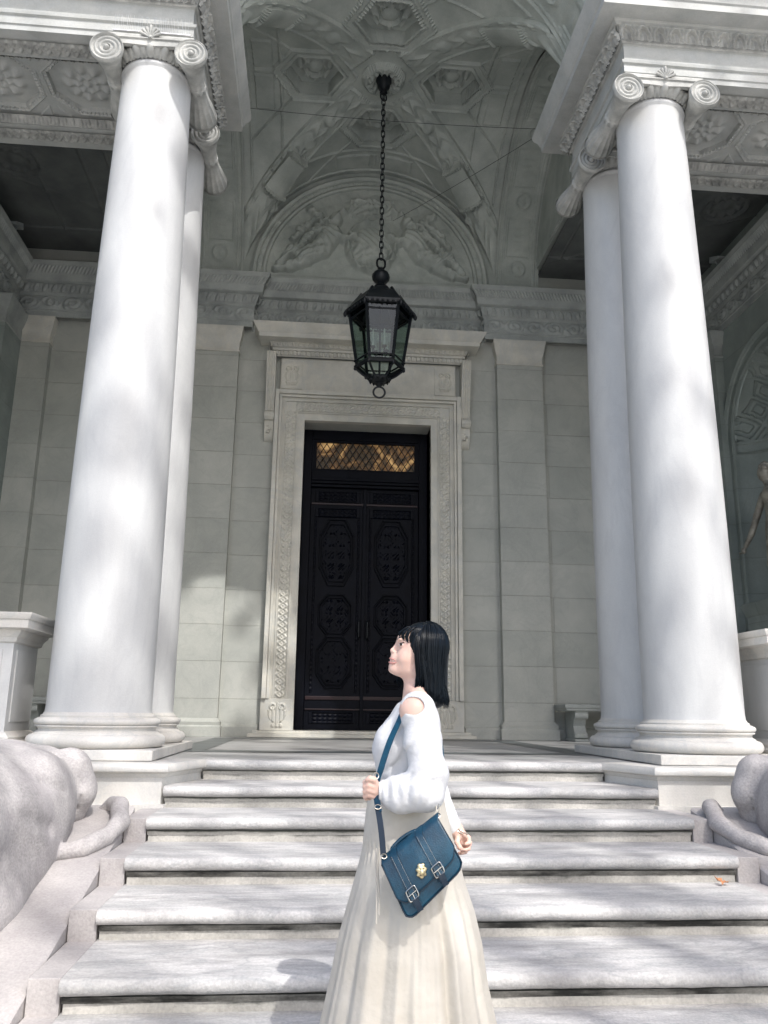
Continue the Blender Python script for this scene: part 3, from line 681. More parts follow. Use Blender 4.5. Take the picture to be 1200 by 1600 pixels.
# side arches (soffits between middle and side bays) and front arch
def arch_h(p, q):       # p across 0..1, q along arc in metres
    b = ((p < .05) | (p > .95))*0.03+(((p > .10) & (p < .14)) | ((p > .86) & (p < .90)))*0.015
    L = 1.02; c = (q % L)/L
    inside = (p > .2) & (p < .8)
    rec = inside & (c > .08) & (c < .68)
    h = b+np.where(rec, -0.03, 0)+np.where(rec & ((p < .25) | (p > .75) | (c < .11) | (c > .65)), 0.02, 0)
    r = np.hypot((p-.5)*0.7, (c-.84)*L); h = h+np.where(r < .15, 0.03*np.exp(-((r-.11)/.02)**2)+.03*np.exp(-(r/.05)**2), 0)
    r2 = np.abs(p-.5)*0.7; h = h+np.where(rec, 0.018*np.clip(np.sin(c*60)*np.exp(-(r2/.10)**2), 0, 1), 0)
    return h+0.01*np.clip(np.sin(q*50), 0, 1)*(((p > .14) & (p < .19)) | ((p > .81) & (p < .86)))
for s in (-1, 1):
    n = 260; th = np.linspace(-pi/2, pi/2, n)[:, None]; p = np.linspace(0, 1, 60)[None, :]
    x = s*(1.95+0.68*p)+0*th; h = arch_h(p+0*th, (th+pi/2)*RY+0*p)
    P = np.stack([x, YC+(RY-h)*np.sin(th), ZS+(VZ-h)*np.cos(th)], -1); m = MB(); m.grid(P, flip=s < 0); m.build('arch_soffit', M_vault, t, smooth=35)
n = 260; th = np.linspace(-pi/2, pi/2, n)[:, None]; p = np.linspace(0, 1, 90)[None, :]
h = arch_h((p*2) % 1, (th+pi/2)*RX+0*p)*(p > 0.0)
P = np.stack([(RX-h)*np.sin(th), -4.10-1.35*p+0*th, ZS+(VZ-h)*np.cos(th)], -1); m = MB(); m.grid(P); m.build('arch_soffit', M_vault, t, smooth=35)
# blind lunettes and side bay ceilings
for s in (-1, 1):
    m = MB(); n = 40; z0 = 7.0
    pts = [(YC+RY*math.sin(a), ZS+VZ*math.cos(a)) for a in np.linspace(-pi/2, pi/2, n) if ZS+VZ*math.cos(a) > z0]
    m.extr(pts, s*2.60, s*2.66, 'yz'); m.build('blind_lunette', M_vault, t)
    m = MB(); m.extr([(YC-1.3, 7.15), (YC-.2, 7.15), (YC-.2, 8.2), (YC-.7, 8.05)], s*2.585, s*2.598, 'yz'); m.extr([(YC+1.3, 7.15), (YC+.2, 7.15), (YC+.2, 8.2), (YC+.7, 8.05)], s*2.585, s*2.598, 'yz'); m.build('lunette_panel', M_vault, t)
    nx, ny = 120, 160; X = np.linspace(2.62, 5.3, nx)[:, None]; Y = np.linspace(-4.3, 0.05, ny)[None, :]
    X = X+0*Y; Y = Y+0*X; h = np.zeros_like(X); r = np.hypot(X-4.62, Y+2.1); h += 0.05*np.exp(-((r-.30)/.03)**2)+.04*np.exp(-((r-.2)/.04)**2)*(1+.4*np.cos(10*np.arctan2(Y+2.1, X-4.62)))+.05*np.exp(-(r/.08)**2)
    for c in (3.15, 4.1): h += .02*(np.abs(np.abs(X-c)-.32) < .015)*(np.abs(Y+2.1) < 1.5)*(r > .35)
    h += .02*(np.abs(np.abs(Y+2.1)-1.5) < .02)+.015*(np.abs(np.abs(Y+2.1)+(X-3.9)*.6-.9) < .015)*(r > .35)
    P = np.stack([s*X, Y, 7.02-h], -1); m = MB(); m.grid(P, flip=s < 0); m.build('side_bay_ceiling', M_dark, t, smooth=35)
rebase(t, (0, YC, ZS))

# ---------------- roof and facade masonry above the entablature (shades the porch)
t = thing('porch_upper_storey', 'plain marble wall with a central arch above the column entablatures', 'building')
n = 48; zt = 9.7
pts = [(-5.9, ZS), (-RX, ZS)]+[(RX*math.sin(a), ZS+VZ*math.cos(a)) for a in np.linspace(-pi/2, pi/2, n)][1:-1]+[(RX, ZS), (5.9, ZS), (5.9, zt), (-5.9, zt)]
m = MB(); V = [(x, -5.45, z) for x, z in pts]; FF = tess(pts)
k = len(V); m.add(V+[(x, y+0.06, z) for x, y, z in V], FF+[[i+k for i in q[::-1]] for q in FF]+[(i, (i+1) % k, k+(i+1) % k, k+i) for i in range(k)])
m.build('arched_front', M_ent, t)
m = MB(); m.box(-5.9, 5.9, -5.45, 0.5, zt, zt+0.2); m.build('roof', M_ent, t)
for s in (-1, 1): m = MB(); m.box(s*5.4, s*5.9, -5.38, 0.5, ZS, zt); m.build('side_masonry', M_ent, t)
rebase(t, (0, -5.4, ZS))
# ---------------- entablatures over the column pairs
def entab(s):
    t = thing('column_entablature', 'carved marble entablature resting on the '+('left' if s < 0 else 'right')+' pair of columns', 'entablature')
    xi, yr, yf, xo = 1.90, -3.97, -5.45, 5.7
    path = [(s*xo, yr), (s*xi, yr), (s*xi, yf), (s*xo, yf)]
    if s < 0: path = path[::-1]
    B = 5.852
    prof = [(-0.12, B), (0.0, B), (0.0, B+0.05), (0.012, B+0.055), (0.012, B+0.13), (0.03, B+0.14), (0.035, B+0.165), (0.0, B+0.17), (0.0, B+0.345), (0.012, B+0.355), (0.025, B+0.365), (0.09, B+0.49), (0.11, B+0.50), (0.115, B+0.525), (0.26, B+0.530), (0.262, B+0.60), (0.275, B+0.61), (0.285, B+0.65), (0.33, B+0.72), (0.34, B+0.77), (-0.4, B+0.77)]
    m = MB(); m.sweep(path, prof); m.build('cornice', M_ent, t, smooth=30)
    m1 = MB(); band(m1, path, 0.032, B+0.372, 0.088, B+0.482, 0.15, h_leaf, 0.062, nper=20, nv=16); m1.build('leaf_band', M_carve, t, smooth=180)
    m1 = MB(); band(m1, path, 0.013, B+0.352, 0.026, B+0.366, 0.03, h_bead, 0.006, nper=4, nv=3); m1.build('bead_band', M_carve, t, smooth=180)
    # masonry core with a sunk soffit between the front and rear beams
    m = MB(); a, b = sorted((s*(xi+0.002), s*xo))
    m.box(a, b, yr-0.002, yr-0.30, B+0.002, ZS-0.01); m.box(a, b, yf+0.002, yf+0.30, B+0.002, ZS-0.01)
    a, b = sorted((s*(xi+0.003), s*(xi+0.66))); m.box(a, b, yf+0.303, yr-0.303, B+0.003, ZS-0.012)
    m.build('beam', M_ent, t)
    x0, x1 = xi+0.663, xo; y0, y1 = yf+0.30, yr-0.30
    nx, ny = 420, 110; X = np.linspace(x0, x1, nx)[:, None]; Y = np.linspace(y0, y1, ny)[None, :]; X = X+0*Y; Y = Y+0*X
    per = 0.80; c = ((X-x0) % per)-per/2; d = Y-(y0+y1)/2; r = np.hypot(c, d); an = np.arctan2(d, c)
    oc = np.maximum(np.maximum(np.abs(c), np.abs(d)), (np.abs(c)+np.abs(d))*0.7071)/0.36
    h = np.where(oc < 0.92, -0.045, 0.0)+0.012*((oc > .92) & (oc < 1.0))*np.sign(np.sin(an*60))*.5+0.01*((oc > 1.02) & (oc < 1.06))
    ros = (0.05*np.exp(-((r-.17)/.05)**2)*(.6+.4*np.cos(9*an))+.045*np.exp(-((r-.085)/.03)**2)*(.7+.3*np.cos(7*an))+.05*np.exp(-(r/.035)**2))
    h = h+np.where(oc < .9, ros, 0)
    tri = (np.abs(c)/per*2+np.abs(d)/(y1-y0)*2 > 1.56) & (np.abs(c) < per/2-.03) & (np.abs(d) < (y1-y0)/2-.03); h = h+.012*tri
    m = MB(); m.grid(np.stack([s*X, Y, B+0.11-h], -1), flip=s < 0); m.build('coffered_soffit', M_ent, t, smooth=35)
    m = MB(); m1 = MB()
    for (yy, dr) in ((y0, 1), (y1, -1)):
        strip(m1, (s*x0, yy+dr*0.004, B+0.008), (s*x1, yy+dr*0.004, B+0.008), (0, dr*0.05, 0.062), (0, dr*.6, -.6), 0.075, h_egg, 0.034, nper=10, nv=8)
        strip(m1, (s*x0, yy-dr*0.20, B-0.001), (s*x1, yy-dr*0.20, B-0.001), (0, dr*0.15, 0.0), (0, 0, -1), 0.16, h_guil, 0.03, nper=16, nv=12)
    m1.build('carved_border', M_carve, t, smooth=180)
    rebase(t, (s*3.0, -4.7, 5.85))
for s in (-1, 1): entab(s)

# ---------------- columns
def make_column(label):
    t = thing('marble_column', label, 'column', 'paired columns of the porch')
    m = MB(); m.box(-.485, .485, -.485, .485, 0.006, 0.075, 0.008)
    b = m.build('base', M_plat, t)
    def torus(r, z, a, n=8): return [(r+a*math.cos(x), z+a*math.sin(x)) for x in np.linspace(-pi/2, pi/2, n)]
    pr = [(.40, .075)]+torus(.432, .122, .046)+[(.43, .172), (.425, .178), (.405, .19), (.402, .203), (.41, .214), (.425, .218), (.425, .228)]+torus(.413, .251, .022, 7)+[(.41, .277), (.395, .28), (.395, .292), (.380, .30), (.372, .315)]
    m = MB(); m.lathe(pr, n=96); m.build('torus_moulding', M_plat, b, smooth=50)
    pr = [(.374, .30), (.369, .325), (.366, .36)]
    for i in range(1, 31):
        u = i/30; r = .366-(.366-.292)*(u**1.7); pr.append((r, .36+u*(5.60-.36)))
    pr += [(.295, 5.615), (.305, 5.625), (.310, 5.64), (.306, 5.655), (.297, 5.66), (.297, 5.68)]
    m = MB(); m.lathe(pr, n=96); m.build('shaft', M_col, t, smooth=60)
    # capital
    m = MB(); m.box(-.355, .355, -.365, .365, 5.815, 5.848, 0.004); m.box(-.335, .335, -.345, .345, 5.78, 5.8148)
    for sy in (-1, 1):
        pl = [(-.345, 5.80), (-.345, 5.72), (-.2, 5.738), (0, 5.728), (.2, 5.738), (.345, 5.72), (.345, 5.80)]
        m.extr(pl, sy*0.338, sy*0.375, 'xz')
        m.sweep([(-.30, sy*.376), (.30, sy*.376)][::-sy], [(0, 5.785), (.012, 5.79), (.012, 5.80), (0, 5.80)])
    cap = m.build('capital', M_carve, t, smooth=35)
    k = 18; u = np.linspace(0, k, k*10+1)[:, None]; v = np.linspace(0, 1, 9)[None, :]
    H = h_egg(u+0*v, v+0*u)*0.040; a = 2*pi*u/k+0*v; rr = .300+.058*np.sin(v*pi/2)+H; z = 5.665+0.10*v+0*u
    m = MB(); m.grid(np.stack([rr*np.cos(a), rr*np.sin(a), z], -1)); m.build('egg_and_dart', M_carve, cap, smooth=180)
    for sx in (-1, 1):
        m = MB(); cz = 5.668
        def fl(q, h): return (0.10*(0.5+0.5*math.cos(q*2*pi*14)) if abs(h) > .16 and h > 0 else 0.03*math.sin(q*2*pi*9+h*60))*(-1)*(abs(h) < .37)
        pr = [(.131, -.382), (.133, -.365), (.122, -.335), (.100, -.28), (.082, -.20), (.074, -.10), (.072, -.03), (.078, -.025), (.078, .025), (.072, .03), (.080, .10), (.098, .18), (.118, .26), (.130, .32), (.134, .35), (.136, .365), (.131, .382)]
        m.lathe(pr, (sx*.345, 0, cz), n=56, axis='y', flute=fl)
        for sy in (-1, 1):
            nr, na = 26, 64; r = np.linspace(0.0, .138, nr)[:, None]; an = np.linspace(0, 2*pi, na+1)[None, :]
            r = r+0*an; an = an+0*r
            sg = sx
            ph = (r/0.036)-sg*an/(2*pi)*1.0
            hh = 0.013*(0.5+0.5*np.cos(2*pi*ph))**0.7*(r > .03)+0.030*np.sqrt(np.clip(1-(r/.026)**2, 0, 1))+0.012*((r > .125) & (r < .137))
            hh = np.where(r > .1375, -0.01, hh)
            m.grid(np.stack([sx*.345+r*np.cos(an), sy*(.386+hh), cz+r*np.sin(an)], -1), flip=sy > 0)
        m.build('volute', M_carve, cap, smooth=50)
    m = MB()
    for q in range(7):
        a = R_(24+22*q); L = .095 if q != 3 else .112
        m.tube([(0, -.383, 5.80), (.5*L*math.cos(a), -.392, 5.80+.5*L*math.sin(a)), (L*math.cos(a), -.392, 5.80+L*math.sin(a))], [.006, .011, .015], 6)
    m.lathe([(.016, -.012), (.02, 0), (.012, .012)], (0, -.39, 5.80), 10)
    m.build('palmette', M_carve, cap, smooth=60)
    return t
A_, YFc, YRc = 2.227, -5.150, -4.185
c0 = make_column('left front marble column, nearest the steps on the left, dappled with soft leaf shadow')
c0.location = (-A_, YFc, 0)
for (x, y, lb) in [(A_, YFc, 'right front marble column, the fully visible pale shaft right of the steps'), (-A_, YRc, 'rear marble column half hidden behind the left front column'), (A_, YRc, 'rear marble column half hidden behind the right front column')]:
    c = copy_tree(c0); c.location = (x, y, 0); c['label'] = lb
m = MB()
for i in range(34):
    x = -A_-.30+.6*i/33; m.tube([(x, -5.50, 5.885), (x+rnd.uniform(-.02, .02), -5.56, 5.985)], 0.0012, 4)
m.box(-A_-.32, -A_+.32, -5.505, -5.49, 5.88, 5.889)
o = m.build('bird_spikes', M_spike); tag(o, 'row of thin steel bird spikes on the left front column capital', 'bird spikes'); rebase(o, (-A_, -5.5, 5.885))

# ---------------- doorway
t = thing('door_surround', 'carved cream marble surround framing the dark doors under a projecting hood', 'door frame')
ja = 0.42
m = MB()
for s in (-1, 1):
    m.box(s*(DW), s*1.36, -0.10, ja, 0.09, 4.90+.0 if False else 4.45, 0.0)
m.box(-1.36, 1.36, -0.10, ja, 4.4502, 4.90)
m.build('frame', M_trim, t)
# stepped fasciae and mouldings running round the opening
def around(mb, d, w, y0, y1):
    for s in (-1, 1): mb.box(s*(DW+d), s*(DW+d+w), y0, y1, 0.5, 4.45+d+w, 0.003)
    mb.box(-(DW+d)+.0005, DW+d-.0005, y0+.001, y1, 4.45+d, 4.45+d+w-.001, 0.003)
m = MB(); around(m, .10, .02, -.125, -.098); around(m, .275, .02, -.125, -.098); around(m, .335, .035, -.15, -.098); around(m, .375, .06, -.18, -.098)
m.build('frame_moulding', M_trim, t)
m = MB()
for s in (-1, 1): strip(m, (s*(DW+.13), -.101, .52), (s*(DW+.13), -.101, 4.58), (s*.135, 0, 0), (0, -1, 0),   .17, h_guil, .032, nper=16, nv=12)
strip(m, (-(DW+.13), -.101, 4.58), (DW+.13, -.101, 4.58), (0, 0, .135), (0, -1, 0),   .17, h_guil, .032, nper=16, nv=12)
m.build('guilloche_band', M_trim, t, smooth=180)
for s in (-1, 1):       # base blocks with carved urns
    m = MB(); m.box(s*(DW+.002), s*1.37, -.135, .0, .092, .50, .006); o = m.build('base_block', M_trim, t)
    x = np.linspace(-.15, .15, 60)[:, None]+0*np.linspace(0, 1, 70)[None, :]; z = np.linspace(0, .32, 70)[None, :]+0*x
    h = np.zeros_like(x); w = np.interp(z, [0, .03, .05, .09, .16, .2, .205, .215, .32], [.08, .08, .03, .09, .12, .11, .14, .09, .0])
    h = np.where(np.abs(x) < w, .022*(.6+.4*np.cos(x*120)), 0); r = np.hypot(np.abs(x)-.06, z-.255); h = np.maximum(h, .022*np.exp(-((r-.035)/.014)**2)*(z > .21)); h = np.maximum(h, .02*np.exp(-(np.hypot(x, z-.27)/.02)**2))
    m = MB(); m.grid(np.stack([s*1.145+x, -.137-h, .14+z], -1)); m.build('urn_relief', M_trim, o, smooth=180)
m = MB(); m.box(-1.30, 1.30, -.07, .0, 4.905, 5.42); fr = m.build('frieze', M_trim, t)
for s in (-1, 1):
    m = MB(); m.box(s*.98, s*1.29, -.085, -.0, 4.93, 5.38, .004); o = m.build('frieze_block', M_trim, fr)
    x = np.linspace(-.13, .13, 60)[:, None]+0*np.linspace(0, 1, 60)[None, :]; z = np.linspace(-.17, .17, 60)[None, :]+0*x
    h = .03*np.sqrt(np.clip(1-(x/.11)**2-((z+.03)/.08)**2, 0, 1))*(.7+.3*np.cos(x*90)); r = np.hypot(np.abs(x)-.045, z-.08); h = np.maximum(h, .03*np.exp(-((r-.03)/.012)**2)); h = np.maximum(h, .02*(np.abs(z+.12) < .012)*(np.abs(x) < .09)); h = np.maximum(h, .02*np.cos(x*150)**2*(z < -.1)*(np.abs(x) < .08))
    m = MB(); m.grid(np.stack([s*1.135+x, -.086-h, 5.16+z], -1)); m.build('mask_relief', M_trim, o, smooth=180)
hp = [(-1.40, 0), (-1.40, -.12), (1.40, -.12), (1.40, 0)]
hprof = [(0.0, 5.42), (0.0, 5.50), (.03, 5.51), (.03, 5.545), (.05, 5.55), (.075, 5.62), (.22, 5.63), (.225, 5.69), (.24, 5.70), (.30, 5.80), (.31, 5.83), (0.0, 5.845)]
m = MB(); m.sweep(hp, hprof); hd = m.build('hood', M_trim, t, smooth=30)
m = MB(); band(m, hp, .002, 5.44, .002, 5.50, .065, h_dentil, .025, nper=10, nv=2); m.build('dentils', M_trim, hd)
m = MB(); band(m, hp, .052, 5.555, .072, 5.615, .075, h_egg, .03, nper=10, nv=7); m.build('egg_band', M_trim, hd, smooth=180)
for s in (-1, 1):       # tall scroll brackets
    m = MB(); x0, x1 = s*1.37, s*1.50
    pr = [(0, 5.42), (-.30, 5.42), (-.31, 5.36), (-.27, 5.28), (-.22, 5.10), (-.17, 4.85), (-.13, 4.65), (-.14, 4.56), (-.19, 4.52), (-.20, 4.46), (-.16, 4.42), (-.11, 4.42), (-.12, 4.33), (-.10, 4.22), (-.05, 4.14), (0, 4.12)]
    m.extr(pr, x0, x1, 'yz')
    for dx in (.03, .065, .10):
        m.tube([((x0+s*dx), y-.004, z) for y, z in pr[1:8]], .011, 6)
    m.tube([(x0-s*.005, -.16, 4.485), (x1+s*.005, -.16, 4.485)], .045, 12)
    for dz in range(4):
        m.lathe([(.012, 0), (.03, .01), (.02, .035), (.004, .045)], ((x0+x1)/2+(dz % 2-.5)*.03, -.12+.01*dz, 4.22+.045*dz), 8)
    m.build('bracket', M_trim, t, smooth=40)
m = MB(); m.box(-1.52, 1.52, -.22, .44, .0045, .05, .006); m.box(-1.46, 1.46, -.17, .44, .0502, .09, .006); m.build('threshold', M_trim, t)
rebase(t, (0, 0, 0))

t = thing('double_door', 'tall near-black panelled double door with a lit lattice transom above', 'door')
yd = 0.34
m = MB()
for s in (-1, 1): m.box(s*.80, s*(DW-.002), yd-.04, yd+.08, .092, 4.445, .006)
m.box(-.7995, .7995, yd-.04, yd+.08, 4.30, 4.445, .006); m.box(-.7995, .7995, yd-.05, yd+.08, 3.62, 3.82, .008); m.box(-.7995, .7995, yd-.08, yd+.05, 3.66, 3.70, .006); m.box(-.7995, .7995, yd-.07, yd+.05, 3.56, 3.60, .006)
m.build('door_frame', M_door, t)
tm = MB(); tm.box(-.7995, -.735, yd-.02, yd+.04, 3.82, 4.30); tm.box(.735, .7995, yd-.02, yd+.04, 3.82, 4.30); tm.box(-.7345, .7345, yd-.02, yd+.04, 4.265, 4.30); tm.box(-.7345, .7345, yd-.02, yd+.04, 3.82, 3.85)
tr_ = tm.build('transom', M_door, t)
m = MB(); W, z0, z1 = .735, 3.85, 4.265; dz = z1-z0; sp = .098
for k in range(-6, 22):
    for sg in (-1, 1):
        x = -W+k*sp; a = Vector((x, 0, z0)); b = Vector((x+sg*dz*.62, 0, z1))
        lo, hi = 0.0, 1.0
        def tx(q): return a.x+(b.x-a.x)*q
        if b.x != a.x:
            qs = sorted([(-W-a.x)/(b.x-a.x), (W-a.x)/(b.x-a.x)]); lo, hi = max(0, qs[0]), min(1, qs[1])
        if hi-lo > .02:
            p, q = a+(b-a)*lo, a+(b-a)*hi
            m.tube([(p.x, yd-.005+sg*.006, p.z), (q.x, yd-.005+sg*.006, q.z)], .0065, 5)
m.build('lattice', M_bronze, tr_)
m = MB(); m.box(-W, W, yd+.03, yd+.035, z0, z1); m.build('lit_pane', M_glow, tr_)
m = MB(); m.box(-DW-.2, DW+.2, .502, .56, 0.0, 4.7); m.build('light_stop_board', M_door, t)  # added board, unseen behind the door, keeps light from leaking round the frame
for s in (-1, 1):
    a, b = (0.004, .796); c = s*.40
    m = MB(); m.box(s*a, s*b, yd+.0, yd+.07, .095, 3.558, .004)
    d = m.build('door_leaf', M_door, t)
    m = MB(); 
    for (zz, h) in ((.50, .05), (3.30, .03), (.36, .02)): m.box(s*(a+.006), s*(b-.01), yd-.022, yd+.01, zz, zz+h, .005)
    m.build('rail', M_doorrail, d)
    nx, nz = 130, 460; x = np.linspace(-.36, .36, nx)[:, None]; z = np.linspace(.12, 3.54, nz)[None, :]; x = x+0*z; z = z+0*x
    h = np.zeros_like(x)
    def panel(cz, hw, hh, kind):
        global h
        q = np.maximum(np.abs(x)/hw, np.abs(z-cz)/hh)
        if kind: q = np.maximum(q, (np.abs(x)/hw+np.abs(z-cz)/hh)*.68)
        rl = .014*np.sin(x*60+np.sin(z*33)*2)*np.sin(z*55+np.sin(x*41)*2)+.012*np.sin(x*23)*np.sin(z*19)
        h = np.where(q < .80, -.02+np.abs(rl)*1.3, np.where(q < .88, .02, np.where(q < .94, .0, np.where(q < 1, .028, h))))
    panel(2.60, .25, .50, 1); panel(1.68, .24, .30, 2); panel(1.02, .25, .36, 1)
    for (zc, hh2) in ((3.42, .085), (.26, .08), (3.18, .07)):
        q = np.maximum(np.abs(x)/.33, np.abs(z-zc)/hh2); h = np.where(q < .85, .012*np.abs(np.sin(x*45)*np.sin(z*60)), np.where(q < 1, .018, h))
    h = np.where((np.abs(x) > .30) & (np.abs(x) < .33) & (z > .6) & (z < 3.1), .02+.006*np.sin(z*90), h)
    m = MB(); m.grid(np.stack([c+x, yd-.006-h, z], -1)); m.build('carved_panels', M_door, d, smooth=30)
    m = MB(); m.tube([(s*.06, yd-.03, 1.35), (s*.06, yd-.085, 1.37), (s*.06, yd-.085, 1.58), (s*.06, yd-.03, 1.60)], .014, 8); m.build('handle', M_bronze, d, smooth=60)
m = MB(); m.box(-.025, .025, yd-.03, yd+.02, .10, 3.555, .006); m.build('meeting_stile', M_door, t)
rebase(t, (0, yd, .09))

# ---------------- side walls with statue niches
def side_wall(s):
    t = thing('porch_side_wall', ('left' if s < 0 else 'right')+' side wall of the porch with an arched niche', 'wall')
    yc, rn, zs = -1.95, 1.08, 4.10
    pts = [(0.0, 0.0), (yc+rn, 0.0)]+[(yc+rn*math.cos(a), zs+rn*math.sin(a)) for a in np.linspace(0, pi, 33)]+[(yc-rn, 0.0), (-5.45, 0.0), (-5.45, 6.0), (0.0, 6.0)]
    m = MB(); m.add([(s*5.15, y, z) for y, z in pts], tess(pts))
    a, b = sorted((s*5.152, s*5.9)); m.box(a, b, -5.45, yc-rn-.25, 0, 6.0); m.box(a, b, yc+rn+.25, .0, 0, 6.0); m.box(a, b, -5.45, 0.0, 5.45, 6.0); 
    a, b = sorted((s*5.15, s*5.9)); m.box(a, b, -5.45, 0.3, 6.0, 9.6)
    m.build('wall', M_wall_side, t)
    # niche surface: half cylinder plus half dome with lozenge coffers
    th = np.linspace(0, pi, 90)[:, None]; z = np.linspace(0, zs, 40)[None, :]
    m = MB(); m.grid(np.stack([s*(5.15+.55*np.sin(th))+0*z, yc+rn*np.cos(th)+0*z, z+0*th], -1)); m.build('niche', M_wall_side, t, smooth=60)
    th = np.linspace(0, pi, 150)[:, None]; ph = np.linspace(0, pi/2, 110)[None, :]
    Yl, Zl = rn*np.cos(th)*np.cos(ph), rn*np.sin(ph)+0*th
    lz = np.maximum(np.abs(((Yl/.34+Zl/.42) % 1)-.5), np.abs(((Yl/.34-Zl/.42) % 1)-.5))
    h = np.where(lz > .40, .03, np.where(lz > .33, .0, np.where(lz < .2, .015, -.01)))*(ph < 1.35)
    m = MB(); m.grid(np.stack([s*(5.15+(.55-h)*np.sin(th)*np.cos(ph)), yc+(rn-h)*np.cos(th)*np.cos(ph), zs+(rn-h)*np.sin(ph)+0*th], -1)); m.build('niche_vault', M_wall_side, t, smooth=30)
    m = MB(); n = 48; pr = [(rn-.01, .0), (rn-.01, .03), (rn+.03, .045), (rn+.05, .03), (rn+.14, .03), (rn+.15, .05), (rn+.20, .07), (rn+.23, .05), (rn+.24, .0)]
    ring = [[(s*(5.15-d), yc+r*math.cos(pi*i/n), zs+r*math.sin(pi*i/n)) for r, d in pr] for i in range(n+1)]
    ring = [[(x, yc+(r_), 0.0) for (x, _, _), (r_, _) in zip(ring[0], pr)]]+ring+[[(x, yc-(r_), 0.0) for (x, _, _), (r_, _) in zip(ring[0], pr)]]
    m.grid(ring); m.build('archivolt', M_wall_side, t, smooth=40)
    m = MB(); m.grid([[(s*(5.15+.55*math.sin(a)-dd*math.sin(a)*s*s), yc+(rn-dd)*math.cos(a), zz) for dd, zz in ((0, 3.93), (.04, 3.95), (.04, 4.05), (.06, 4.07), (.06, 4.10), (0, 4.11))] for a in np.linspace(0, pi, 40)]); m.build('impost_band', M_wall_side, t, smooth=40)
    m = MB(); a, b = sorted((s*5.02, s*5.16)); m.box(a+(.003 if s>0 else 0), b-(.003 if s<0 else 0), -.747, -.123, 0, 5.84); pp = m.build('pilaster', M_wall_side, t)
    m = MB(); P = [(s*5.15, -.12), (s*5.02, -.12), (s*5.02, -.75), (s*5.15, -.75)]; P = P if s > 0 else P[::-1]
    m.sweep(P, [(0, 5.45), (.01, 5.46), (.01, 5.48), (0, 5.49), (0, 5.62), (.03, 5.67), (.055, 5.75), (.075, 5.80), (.075, 5.845), (0, 5.845)]); m.build('pilaster_capital', M_corn, pp, smooth=35)
    rebase(t, (s*5.15, -2.7, 0))
for s in (-1, 1): side_wall(s)

# statue in the right niche (and its tall pedestal)
m = MB(); m.sweep([(4.72, -1.55), (4.72, -2.45), (5.3, -2.45), (5.3, -1.55)], [(.06, 0), (.06, .15), (.03, .18), (0, .22), (0, 1.55), (.02, 1.57), (.05, 1.66), (.06, 1.70)], closed=True); m.prism([(4.68, -2.49), (5.34, -2.49), (5.34, -1.51), (4.68, -1.51)], 1.69, 1.72)
o = m.build('statue_pedestal', M_wall_side, None, smooth=35); tag(o, 'tall grey marble pedestal carrying the bronze figure in the right niche', 'pedestal'); rebase(o, (5.0, -1.85, 0))
S = SDF((4.5, -2.35, 1.70), (5.3, -0.85, 3.60), 0.014)
X0 = 4.95
S.chain([(X0, -1.62, 2.62), (X0, -1.66, 2.85), (X0-.02, -1.68, 3.05), (X0-.01, -1.66, 3.12)], [.12, .105, .13, .10], .03)
S.cone((X0-.02, -1.50, 3.10), (X0-.02, -1.84, 3.08), .055, .055, .03); S.cone((X0-.02, -1.66, 3.1), (X0-.04, -1.60, 3.26), .05, .05, .02)
S.ell((X0-.05, -1.585, 3.36), (.085, .095, .115), .015); S.ell((X0-.055, -1.50, 3.35), (.025, .03, .03), .012)
rr = random.Random(3)
for i in range(26):
    a = rr.uniform(0, 2*pi); e = rr.uniform(.05, 1.4); S.ell((X0-.04+.085*math.cos(a)*math.cos(e), -1.595+.09*math.sin(a)*math.cos(e), 3.39+.10*math.sin(e)), (.022, .022, .022), .008)
S.chain([(X0-.03, -1.47, 3.08), (X0-.06, -1.34, 2.86), (X0-.10, -1.24, 2.64), (X0-.12, -1.10, 2.50)], [.05, .045, .038, .028], .015)   # arm held out
S.ell((X0-.13, -1.06, 2.45), (.03, .04, .045), .012)
for i in range(4): S.chain([(X0-.11-.012*i, -1.05, 2.43), (X0-.12-.012*i, -1.0, 2.42), (X0-.12-.012*i, -.985, 2.44)], [.009, .008, .007], .004)
S.chain([(X0-.02, -1.86, 3.06), (X0-.03, -1.98, 2.84), (X0-.12, -1.96, 2.66)], [.05, .043, .032], .015)
for (ya, yb) in ((-1.56, -1.50), (-1.70, -1.80)): S.chain([(X0, ya, 2.58), (X0-.03, (ya+yb)/2, 2.2), (X0, yb, 1.80), (X0-.10, yb, 1.755)], [.09, .062, .04, .03], .02)
o = sdf_obj('bronze_figure', S, M_statue); tag(o, 'bronze boy figure with curly hair standing in the right niche, one arm held out', 'statue'); rebase(o, (X0, -1.66, 1.72)); o.location.y -= .27; o.location.x += .05

